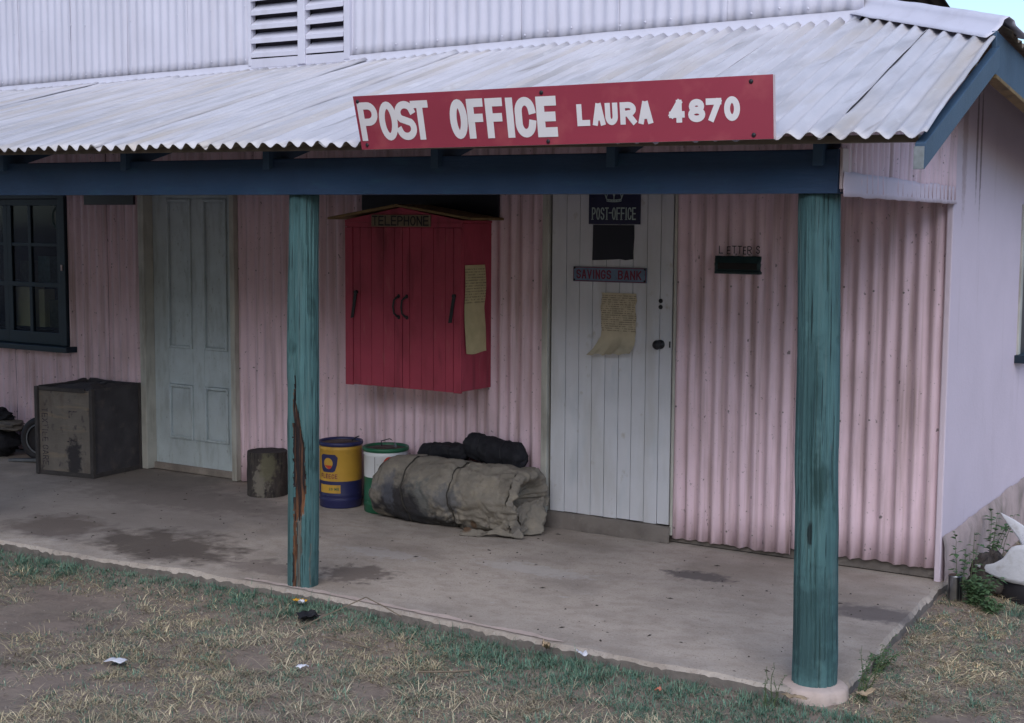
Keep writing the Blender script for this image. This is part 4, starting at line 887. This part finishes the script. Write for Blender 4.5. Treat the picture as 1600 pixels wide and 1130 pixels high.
mb = MB(); mb.grid(swag_pt, 140, 150, True); mb.grid(lambda a, b: endcap(a, b, True), 140, 16, True); mb.grid(lambda a, b: endcap(a, b, False), 140, 22, True)
mb.build('canvas', 'canvas', sw, smooth=True)
for s in (.245, .575):
    pts = []
    for k in range(61):
        q = swag_pt(k/60, s); c = AX0.lerp(AX1, s); n_ = Vector((0, q.y-c.y, q.z-.183)).normalized(); pts.append(q+n_*.0065+Vector((.012*math.sin(k*.21), 0, 0)))
    MB().tube(pts, .0042, 6, False).build('cord', mat('dark_cord', (.05, .045, .04), .9), sw, smooth=True)
mb = MB()   # loose corner of canvas on the floor at the open end
def flap_pt(a, b):
    p0 = Vector((.00, 1.372, .012)).lerp(Vector((.30, 1.47, .05)), a); p1 = Vector((-.01, 1.325, .006)).lerp(Vector((.355, 1.455, .045)), a)
    p = p0.lerp(p1, b); h = .020*math.sin(a*9+b*3)+.03*math.sin(math.pi*b)*(.4+a)+.014*fbm(a*7, b*4)
    return Vector((p.x+.02*fbm(a*4, b*3, 2), p.y-.02*a*b, max(.004, p.z*(1-b*.5)+h*(.5+.5*(1-b)))))
mb.grid(flap_pt, 40, 14); mb.build('loose_flap', 'canvas', sw, smooth=True, solid=.004)
mb = MB()
def flap2(a, b):
    p = Vector((.24, 1.50, .16)).lerp(Vector((.31, 1.72, .20)), a); q = Vector((.32, 1.49, .006)).lerp(Vector((.365, 1.63, .02)), a)
    r_ = p.lerp(q, b); return Vector((r_.x+.03*math.sin(b*4+a*6)*b+.015*fbm(a*5, b*5), r_.y+.015*fbm(a*4, b*6, 2), max(.003, r_.z+.02*fbm(a*6, b*4, 7)*(1-b))))
mb.grid(flap2, 24, 20); mb.build('loose_flap', 'canvas', sw, smooth=True, solid=.004)

# black bundles on the swag, against the wall
def roll_bundle(name, x0, x1, y, z, r, seed, label, slope=0.):
    o = empty(name, ((x0+x1)/2, y, z-r), label, 'bundle')
    def f(a, b):
        th = 2*math.pi*a; e = min(b, 1-b); rr_ = r*min(1, (e/.10)**.5 if e > 0 else 0)
        rr_ *= 1+.16*fbm(math.cos(th)*1.5+seed, math.sin(th)*1.5, b*3)+.05*math.sin(b*28+seed)*(.5+.5*math.sin(th*2))+.08*fbm(math.cos(th)*4, math.sin(th)*4+seed, b*9)
        return (x0+(x1-x0)*b+.012*fbm(th, b*4, seed), y+rr_*math.cos(th)*.95, z+slope*(b-.5)+rr_*math.sin(th))
    mb = MB().grid(f, 44, 56, True); mb.build('cloth_roll', 'black_cloth', o, smooth=True)
    for s in (.3, .68):
        pts = [Vector(f(k/30, s)) for k in range(31)]; c = sum(pts[:-1], Vector())/30; MB().tube([c+(q-c)*1.015 for q in pts], .004, 5, False).build('strap', 'ink', o)
    return o
roll_bundle('black_bundle', -.245, .185, 1.725, .432, .078, 2.0, 'larger black cloth roll lying on top of the canvas swag', -.05)
roll_bundle('black_bundle', -.60, -.22, 1.735, .392, .054, 6.0, 'smaller black cloth roll on the swag beside the larger roll', .03)

# ================================================================== YARD THINGS
# white-painted tyre planter with pointed petals
pt = empty('tyre_planter', (3.03, 2.10, -.12), 'white painted tyre planter with pointed petals by the side wall', 'planter')
MAT['petal_white'] = mat('white_painted_rubber', (.62, .62, .68), .65, .1, 8, dirt=(((.3, .27, .25), (14, 14, 14), .55, .72, .6), ((.08, .07, .07), (60, 60, 60), .68, .74, .7)), bump=(40, .3))
pc = Vector((3.03, 2.10, 0))
mb = MB(); mb.lathe([(.19, -.13), (.235, -.09), (.25, -.03), (.235, .03), (.20, .065), (.185, .075)], (pc.x, pc.y, 0), 40); mb.build('tyre', 'rubber', pt, smooth=True)
PXC = 3.03      # axis of the planter; petals come in mirrored pairs
A_ = ([(2.712, .087), (2.762, .068), (2.813, .052), (2.86, .043), (2.915, .036), (3.04, .034)], [(2.712, .0885), (2.765, .097), (2.815, .115), (2.86, .147), (2.907, .222), (3.04, .25)], lambda x: 1.868+.8*(x-PXC)**2)
B_ = ([(2.822, .360), (2.865, .30), (2.91, .245), (2.94, .19)], [(2.822, .360), (2.885, .335), (2.945, .302), (2.99, .25)], lambda x: 1.97)
C_ = ([(2.922, .47), (2.932, .38), (2.94, .30), (2.95, .20)], [(2.922, .47), (2.95, .40), (2.985, .32), (3.02, .20)], lambda x: 2.02)
def poly_at(pl, t):
    k = min(int(t*(len(pl)-1)), len(pl)-2); f = t*(len(pl)-1)-k; return (pl[k][0]*(1-f)+pl[k+1][0]*f, pl[k][1]*(1-f)+pl[k+1][1]*f)
for lo_, hi_, yf in (A_, B_, C_):
    for mirror in (False, True):
        def petal(t, q):
            a, b = poly_at(lo_, t), poly_at(hi_, t); x, z = a[0]*(1-q)+b[0]*q, a[1]*(1-q)+b[1]*q
            y = yf(x)-.006*math.sin(math.pi*q)*t
            return (2*PXC-x+.004 if mirror else x, y, z)
        MB().grid(petal, 18, 8).build('petal', 'petal_white', pt, smooth=True, solid=.005)
mb = MB(); mb.lathe([(.20, .03), (.21, .06), (.17, .10), (.15, .11), (.13, .08)], (PXC, 2.10, 0), 40); mb.build('collar', 'rubber', pt, smooth=True)
mb = MB(); mb.lathe([(.14, .08), (.07, .09), (.001, .09)], (PXC, 2.10, 0), 24, .05); mb.build('soil', 'dirt', pt, smooth=True)

# tin beside the corner, brick and dark pot behind the weeds
def G_(x, y): return ground_h(x, y)
cn = empty('tin_can', (2.685, 1.70, G_(2.685, 1.70)), 'tall shiny tin standing at the corner of the building', 'tin')
MAT['tin'] = mat('bright_tin', (.35, .36, .40), .28, .15, 20, metal=.9, dirt=(((.03, .03, .04), (6, 60, 3), .5, .6, .8),))
zc = G_(2.685, 1.70)
MB().lathe([(.0, zc), (.031, zc), (.0335, zc+.004), (.0335, zc+.118), (.0345, zc+.122), (.032, zc+.124)], (2.685, 1.70, 0), 28).build('wall', 'tin', cn, smooth=True)
MB().lathe([(.032, zc+.124), (.030, zc+.12), (.029, zc+.05), (.001, zc+.05)], (2.685, 1.70, 0), 28).build('inside', 'rusty_lid', cn, smooth=True)
tag(blob(MB(), (2.78, 2.0, .02), (.10, .09, .12), 4.4, .3, flat=False).build('rubble_lump', 'bark', None, smooth=True), 'dark lump of rubble against the side wall behind the weeds', 'rubble')

# weeds
MAT['weed'] = mat('weed_leaves', (.055, .105, .045), .7, .3, 20, dirt=(((.10, .15, .06), (30, 30, 30), .5, .7, .6), ((.02, .05, .035), (20, 20, 20), .55, .7, .5)))
MAT['weed_stem'] = mat('weed_stems', (.085, .11, .05), .8, .2, 20)
def weed(name, base, n, h, leaf, label, lean=(0, 0), seed=1, spread=.6):
    R_ = random.Random(seed); o = empty(name, base, label, 'weed', 'weeds by the wall and post'); sm, lm = MB(), MB()
    for _ in range(n):
        az = R_.uniform(0, 2*math.pi); sp = R_.uniform(.1, 1)*spread; hh = h*R_.uniform(.5, 1.1); pts = []
        off = Vector((R_.uniform(-1, 1), R_.uniform(-1, 1), 0))*h*.12
        for i in range(7):
            t = i/6; pts.append(Vector(base)+off+Vector((math.cos(az)*sp*hh*t+lean[0]*t*hh+R_.uniform(-.006, .006), math.sin(az)*sp*hh*t+lean[1]*t*hh+R_.uniform(-.006, .006), hh*(t-.25*t*t*sp))))
        sm.tube(pts, [.0026*(1-.7*i/6) for i in range(7)], 4, False)
        for i in range(1, 7):
            for _k in range(3):
                p = pts[i]+(pts[i-1]-pts[i])*R_.random(); a = R_.uniform(0, 2*math.pi); L_ = leaf*R_.uniform(.5, 1.2); d = Vector((math.cos(a), math.sin(a), R_.uniform(-.25, .5))).normalized(); s = d.cross(Vector((0, 0, 1))).normalized()*L_*.3; dn = Vector((0, 0, -.25*L_))
                lm.add([p, p+d*L_*.45+s, p+d*L_*.45-s, p+d*L_+dn, p+d*L_*.5+Vector((0, 0, .06*L_))], [(0, 1, 4), (0, 4, 2), (1, 3, 4), (4, 3, 2)])
    sm.build('stem', 'weed_stem', o); lm.build('foliage', 'weed', o)
weed('weed', (2.785, 1.68, G_(2.785, 1.68)), 24, .17, .036, 'bushy green weed between the tin and the white planter', (.05, -.1), 1, .7)
weed('weed', (2.71, 1.78, G_(2.71, 1.78)), 5, .42, .045, 'tall thin weed rising against the side wall corner', (.02, .0), 2, .25)
weed('weed', (2.87, 1.62, G_(2.87, 1.62)), 12, .085, .034, 'low spreading weed in front of the white planter', (.05, -.15), 3, 1.0)
weed('weed', (2.80, .02, G_(2.80, .02)), 9, .26, .020, 'feathery weed beside the corner post footing', (.25, .2), 4, .5)
weed('weed', (2.735, .42, G_(2.735, .42)), 9, .12, .022, 'small leafy weed along the side edge of the floor', (.2, .0), 5, .9)
weed('weed', (2.52, -.21, G_(2.52, -.21)), 5, .17, .012, 'thin upright weed in front of the corner post', (0, 0), 6, .3)
weed('weed', (2.66, 2.42, G_(2.66, 2.42)), 8, .36, .045, 'dark weed climbing the side wall behind the planter', (.05, .1), 8, .35)

# litter
def scrap(name, m, x, y, r, label, cat, seed, h=.012, el=1.6, dz=.03):
    z = G_(x, y)+dz; rot = seed*1.3
    def f(a, b):
        u, v = (a-.5)*2*el*r, (b-.5)*2*r; k = 1+.3*fbm(a*3+seed, b*3, 1)
        return (x+(u*math.cos(rot)-v*math.sin(rot))*k, y+(u*math.sin(rot)+v*math.cos(rot))*k, z+h*(1+fbm(a*4, b*4, seed)+math.sin(a*5+seed)*.6))
    return tag(MB().grid(f, 8, 6).build(name, m, None, smooth=True, solid=.0015), label, cat)
MAT['paper_white'] = mat('litter_white', (.66, .66, .72), .8, .1, 20); MAT['paper_orange'] = mat('litter_orange', (.60, .30, .03), .7, .3, 30); MAT['dry_leaf'] = mat('dry_leaf', (.36, .27, .18), .85, .2, 30); MAT['paper_pink'] = mat('litter_pink', (.5, .18, .12), .8, .2, 30)
scrap('wrapper', 'paper_orange', .13, -.19, .020, 'crumpled orange and white wrapper near the split post', 'wrapper', 1)
scrap('paper_scrap', 'paper_white', .155, -.205, .014, 'white paper scrap touching the orange wrapper', 'litter', 9)
scrap('black_rag', 'black_cloth', .29, -.31, .045, 'black rag lying in the grass below the split post', 'rag', 2, .02, 1.1, .01)
scrap('paper_scrap', 'paper_white', 1.69, -.21, .020, 'small white paper in green grass nearest the corner post', 'litter', 3, .012, 1.0, .05)
scrap('dry_leaf', 'dry_leaf', 1.51, -.20, .016, 'pale dry leaf standing in the grass by the floor edge', 'leaf', 4, .03, 2.2, .04)
scrap('paper_scrap', 'paper_white', .0, -1.20, .026, 'white paper on bare earth at lower left', 'litter', 5, .006, 1.6, .02)
scrap('paper_scrap', 'paper_white', .70, -.82, .016, 'tiny white scrap on the earth below the split post', 'litter', 6, .006, 1.5, .025)
scrap('dry_leaf', 'dry_leaf', 2.62, -.21, .016, 'long dry leaf in grass below the corner post', 'leaf', 7, .008, 3.4, .05)
scrap('dry_leaf', 'dry_leaf', 2.83, -.02, .017, 'curled pale leaf on the ground right of the corner post', 'leaf', 8, .012, 2.4, .05)
scrap('paper_scrap', 'paper_pink', 2.12, -.36, .010, 'tiny pinkish scrap in the grass near the corner post', 'litter', 12, .008, 1.2, .05)
MAT['twig_bark'] = mat('dull_twig', (.17, .135, .10), .9, .3, 30)
def twig(pts, r, label): tag(MB().tube([(x, y, G_(x, y)+dz) for x, y, dz in pts], r, 5).build('twig', 'twig_bark', None), label, 'twig')
twig([(.33, -.42, .02), (.42, -.28, .06), (.50, -.15, .095), (.62, -.17, .085), (.74, -.20, .06)], .003, 'long bent dry stalk leaning on the floor edge')
twig([(.50, -.46, .03), (.62, -.46, .035), (.76, -.45, .02)], .004, 'short dry stalk lying in the grass')
twig([(1.15, -.62, .03), (1.28, -.56, .045), (1.36, -.50, .04)], .004, 'dark twig beside the bare earth patch')

# big tree added to the left, out of view: it keeps the left bay in shade
tr = empty('added_shade_tree', (-3.5, -4.9, -.1), 'added leafy tree out of view shading the left bay', 'tree')
MB().tube([(-3.5, -4.9, -.2), (-3.45, -4.85, 1.0), (-3.4, -4.8, 1.9), (-3.4, -4.8, 3.4)], [.26, .22, .19, .13], 12).tube([(-3.4, -4.8, 1.8), (-2.6, -5.2, 2.8), (-2.0, -5.4, 3.6)], [.13, .09, .04], 8).tube([(-3.4, -4.8, 1.9), (-4.4, -4.4, 2.9), (-5.0, -4.2, 3.7)], [.13, .09, .04], 8).build('trunk', 'bark', tr, smooth=True)
nl = 24000; u_ = rng.normal(size=(nl, 3)); u_ /= np.linalg.norm(u_, axis=1)[:, None]; rad_ = rng.random(nl)**.4
cl = rng.normal(size=(60, 3)); cl /= np.linalg.norm(cl, axis=1)[:, None]; pick = rng.integers(0, 60, nl)
pos = (cl[pick]*.75+u_*.38*rad_[:, None])*np.array([3.1, 2.3, 2.1])+np.array([-4.0, -4.8, 3.6])
t_a = rng.normal(size=(nl, 3)); t_a /= np.linalg.norm(t_a, axis=1)[:, None]; t_b = np.cross(t_a, u_); t_b /= np.linalg.norm(t_b, axis=1)[:, None]+1e-9
vv = np.stack([pos-t_a*.09, pos+t_b*.045, pos+t_a*.09, pos-t_b*.045], 1).reshape(-1, 3)
mb = MB(); mb.v = [tuple(p) for p in vv]; mb.f = [(4*i, 4*i+1, 4*i+2, 4*i+3) for i in range(nl)]; mb.mi = [0]*nl
crown = mb.build('crown', 'weed', tr)
tr['group'] = 'added shade trees out of view'
for k, (tx_, ty_, ts_, tz_) in enumerate(((-15, -13, 1.2, .3), (-9.5, -15, 1.25, 1.7), (-4.5, -16, 1.2, 2.9), (1, -17, 1.3, .9), (6.5, -16.5, 1.25, 4.0), (12, -15.5, 1.2, 5.2), (17.5, -13, 1.25, 2.2))):  # row of unseen trees added to cut low sky light under the verandah
    t2_ = tr.copy(); COL.objects.link(t2_); t2_.location = (tx_, ty_, -.1); t2_.scale = (ts_,)*3; t2_.rotation_euler = (0, 0, tz_); t2_['label'] = 'added unseen shade tree across the road '+('farthest to the left', 'second from the left', 'third from the left', 'in the middle of the row', 'third from the right', 'second from the right', 'farthest to the right')[k]
    for ch_ in list(tr.children):
        c_ = ch_.copy(); COL.objects.link(c_); c_.parent = t2_

# ================================================================== GRASS (nobody could count it)
def vnoise(x, y, s):
    x, y = x*s, y*s; xi, yi = np.floor(x).astype(int), np.floor(y).astype(int); fx, fy_ = x-xi, y-yi; fx = fx*fx*(3-2*fx); fy_ = fy_*fy_*(3-2*fy_)
    def h(a, b): return (np.sin(a*127.1+b*311.7)*43758.5453) % 1.0
    return (h(xi, yi)*(1-fx)+h(xi+1, yi)*fx)*(1-fy_)+(h(xi, yi+1)*(1-fx)+h(xi+1, yi+1)*fx)*fy_
def fb(x, y, s): return (vnoise(x, y, s)*.5+vnoise(x+7, y+3, s*2.1)*.28+vnoise(x+1, y+9, s*4.3)*.15+vnoise(x+5, y+2, s*9)*.07)
NT, PER = 66000, 15        # tufts, and single blades between them
tx, ty = rng.uniform(-3.6, 5.2, NT), rng.uniform(-3.0, 3.8, NT)
tsz = rng.gamma(2., .5, NT)
X_ = np.concatenate([np.repeat(tx, PER)+rng.normal(0, .012, NT*PER)*np.repeat(.5+tsz*.7, PER), rng.uniform(-3.6, 5.2, 480000)])
Y_ = np.concatenate([np.repeat(ty, PER)+rng.normal(0, .012, NT*PER)*np.repeat(.5+tsz*.7, PER), rng.uniform(-3.0, 3.8, 480000)])
TS = np.concatenate([np.repeat(.55+.55*tsz, PER), np.full(480000, .8)]); TA = np.concatenate([np.arctan2(Y_[:NT*PER]-np.repeat(ty, PER), X_[:NT*PER]-np.repeat(tx, PER)), rng.uniform(0, 6.28, 480000)])
TR = np.concatenate([np.repeat(rng.random(NT), PER), rng.random(480000)]); TC = np.concatenate([np.repeat(rng.uniform(.6, 1.35, NT), PER), rng.uniform(.7, 1.2, 480000)])
N_ = len(X_); TUFT = np.arange(N_) < NT*PER
ex = np.array([e[0] for e in edge[:9]]); ey = np.array([e[1] for e in edge[:9]])
fy0 = np.interp(X_, ex, ey); rx = np.interp(Y_, [-.12, .114, 1.111, 1.729, 2.3], [2.70, 2.735, 2.642, 2.602, 2.585])
front = Y_ < fy0-.004; side = (X_ > rx+.01) & (X_ > 2.60)
dist = np.where(front, fy0-Y_, 9.); dist = np.where(side & ~front, X_-rx, dist)
pad = (X_-2.628)**2+(Y_+.022)**2 < .128**2
# only where the photograph could see it
vx, vy = X_-4.542, Y_+5.163; dep = vx*fw.x+vy*fw.y; lat = vx*rr.x+vy*rr.y
vis = (np.abs(lat) < dep*.40+.25+rng.random(len(lat))**2*(.4+dep*.22)) & (dep > 3.2)
n1, n2, n3 = fb(X_, Y_, 1.1), fb(X_+20, Y_-8, 2.6), fb(X_-11, Y_+4, 6.)
green_band = np.clip(1.1-dist/(.10+.34*n2+.16*np.clip(X_-.6, 0, 2)), 0, 1)*front
bare = np.clip((n1-.57)*7, 0, 1)*np.clip((dist-.22)/.2, 0, 1)
bare2 = np.clip((n2-.62)*8, 0, 1)*np.clip((dist-.2)/.2, 0, 1)
prob = np.clip((1.05+.4*(side & ~front))*(.35+.9*n3)*(1-.96*bare)*(1-.85*bare2)+green_band*.9, 0.01, 1)*(.35+.65*np.clip(1.6-dep/9, 0, 1))
keep = (front | side) & ~pad & vis & (np.where(TUFT, TR*.85+.15*rng.random(N_), TR) < prob*np.where(TUFT, 1., .8))
X_, Y_, dist, gb, n2, n3, sd_, TS, TA, TC, TR = (q[keep] for q in (X_, Y_, dist, green_band, n2, n3, side & ~front, TS, TA, TC, TR))
M_ = len(X_)
gprob = np.clip(gb*.60+.38+.55*np.clip((n3-.5)*4, 0, 1)*np.clip(1-dist/1.4, .1, 1), 0, 1); isg = ((TR*7.31+TC*3.7) % 1.)*.75+rng.random(M_)*.25 < gprob
Ln = np.where(isg, rng.uniform(.025, .075, M_)*(.7+.5*gb), rng.uniform(.03, .105, M_)); Ln *= (.5+.9*n2)*TS*np.where(isg, .52, .66)
az = TA+rng.normal(0, .5, M_); az = np.where(sd_ & ~isg & (TR < .8), -.5+rng.normal(0, .6, M_), az)
lean = np.where(isg, rng.uniform(.5, 1.45, M_), rng.uniform(1.0, 1.62, M_)); wd_ = np.where(isg, rng.uniform(.0008, .0019, M_), rng.uniform(.0005, .0013, M_)*rng.choice([1., 1., 1.8], M_))
Zg = np.array([ground_h(a, b) for a, b in zip(X_, Y_)])-.004
dx, dy = np.cos(az), np.sin(az); sx, sy = -dy*wd_, dx*wd_
k1 = np.where(isg, .6, .86); h1, r1 = np.cos(lean*k1)*Ln*.55, np.sin(lean*k1)*Ln*.55; h2, r2 = h1+np.cos(lean*1.2)*Ln*.45, r1+np.sin(np.minimum(lean*1.1, 1.5))*Ln*.45; h2 = np.maximum(h2, .004)
V = np.empty((M_, 5, 3)); 
for k, (r_, h_, w_) in enumerate(((0, 0, -1), (0, 0, 1), (r1, h1, -.8), (r1, h1, .8), (r2, h2, 0))):
    V[:, k, 0] = X_+dx*r_+sx*w_; V[:, k, 1] = Y_+dy*r_+sy*w_; V[:, k, 2] = Zg+h_
base = (np.arange(M_)*5)[:, None]
T = np.concatenate([base+np.array([0, 1, 3]), base+np.array([0, 3, 2]), base+np.array([2, 3, 4])], 1).reshape(-1, 3)
me = bpy.data.meshes.new('grass'); me.vertices.add(M_*5); me.vertices.foreach_set('co', V.reshape(-1)); me.loops.add(len(T)*3); me.loops.foreach_set('vertex_index', T.reshape(-1).astype(np.int32))
me.polygons.add(len(T)); me.polygons.foreach_set('loop_start', np.arange(0, len(T)*3, 3, dtype=np.int32)); me.update(calc_edges=True)
t1 = rng.random((M_, 1)); t2 = rng.random((M_, 1))
gcol = np.array([.060, .145, .112])*(1-t1)+np.array([.18, .27, .185])*t1; dcol = np.array([.27, .215, .125])*(1-t2)+np.array([.68, .555, .34])*t2
dcol = dcol*(.72+.55*vnoise(X_+3, Y_+8, 5.)[:, None])*np.where(sd_, 1.35, 1.)[:, None]; grey = vnoise(X_-6, Y_+2, 3.)[:, None]; dcol = dcol*(1-.35*grey)+dcol.mean(1, keepdims=True)*np.array([.95, .95, .93])*.35*grey; c3 = np.where(isg[:, None], gcol, dcol)*TC[:, None]; c4 = np.ones((M_, 5, 4)); c4[:, :, :3] = c3[:, None, :]
at = me.attributes.new('tint', 'FLOAT_COLOR', 'POINT'); at.data.foreach_set('color', c4.reshape(-1))
me.materials.append(MAT['grass']); go = bpy.data.objects.new('grass', me); COL.objects.link(go); go['kind'] = 'stuff'; go['label'] = 'patchy dry and green grass in front of the verandah'; go['category'] = 'grass'
print('blades', M_)

# grit, leaf crumbs and twigs on the concrete floor
mb = MB()
for _ in range(420):
    x, y = random.uniform(-3.2, 2.6), random.uniform(-.08, 1.75)
    if x > 2.5 and y < .3: continue
    r, a, e = random.choice([.002, .003, .003, .004, .006]), random.uniform(0, 3.14), random.choice([1, 1, 1.5, 3.2]); c_, s_ = math.cos(a), math.sin(a)
    q = [(e*r, 0), (0, r), (-e*r, 0), (0, -r)]
    mb.add([(x+u*c_-v*s_, y+u*s_+v*c_, .0006) for u, v in q]+[(x, y, .0006+r*.9)], [(0, 1, 4), (1, 2, 4), (2, 3, 4), (3, 0, 4)])
gr_ = mb.build('floor_grit', mat('floor_grit', (.055, .045, .04), .9, .5, 60)); gr_['kind'] = 'stuff'; gr_['label'] = 'dark crumbs and grit scattered on the concrete floor'; gr_['category'] = 'grit'
# pebbles and crumbs of earth on the bare ground
NPB = 5200; bx2, by2 = rng.uniform(-3, 4.2, NPB), rng.uniform(-2.6, 2.6, NPB)
okp = (by2 < np.interp(bx2, ex, ey)-.02) | ((bx2 > 2.78) & (by2 > -.2)); bx2, by2 = bx2[okp], by2[okp]
vis2 = (np.abs((bx2-4.542)*rr.x+(by2+5.163)*rr.y) < ((bx2-4.542)*fw.x+(by2+5.163)*fw.y)*.40+.2); bx2, by2 = bx2[vis2], by2[vis2]
mb = MB()
for x, y in zip(bx2, by2):
    r = random.choice([.003, .004, .005, .006, .009]); z = ground_h(x, y)+r*.2; q = [random.uniform(.6, 1.3) for _ in range(6)]
    mb.add([(x+r*q[0], y, z), (x, y+r*q[1], z), (x-r*q[2], y, z), (x, y-r*q[3], z), (x, y, z+r*.8*q[4]), (x, y, z-r*.6)], [(0, 1, 4), (1, 2, 4), (2, 3, 4), (3, 0, 4), (1, 0, 5), (2, 1, 5), (3, 2, 5), (0, 3, 5)])
po_ = mb.build('pebbles', mat('pebbles', (.24, .205, .18), .9, .5, 60)); po_['kind'] = 'stuff'; po_['label'] = 'small pebbles and crumbs on the bare earth'; po_['category'] = 'pebbles'
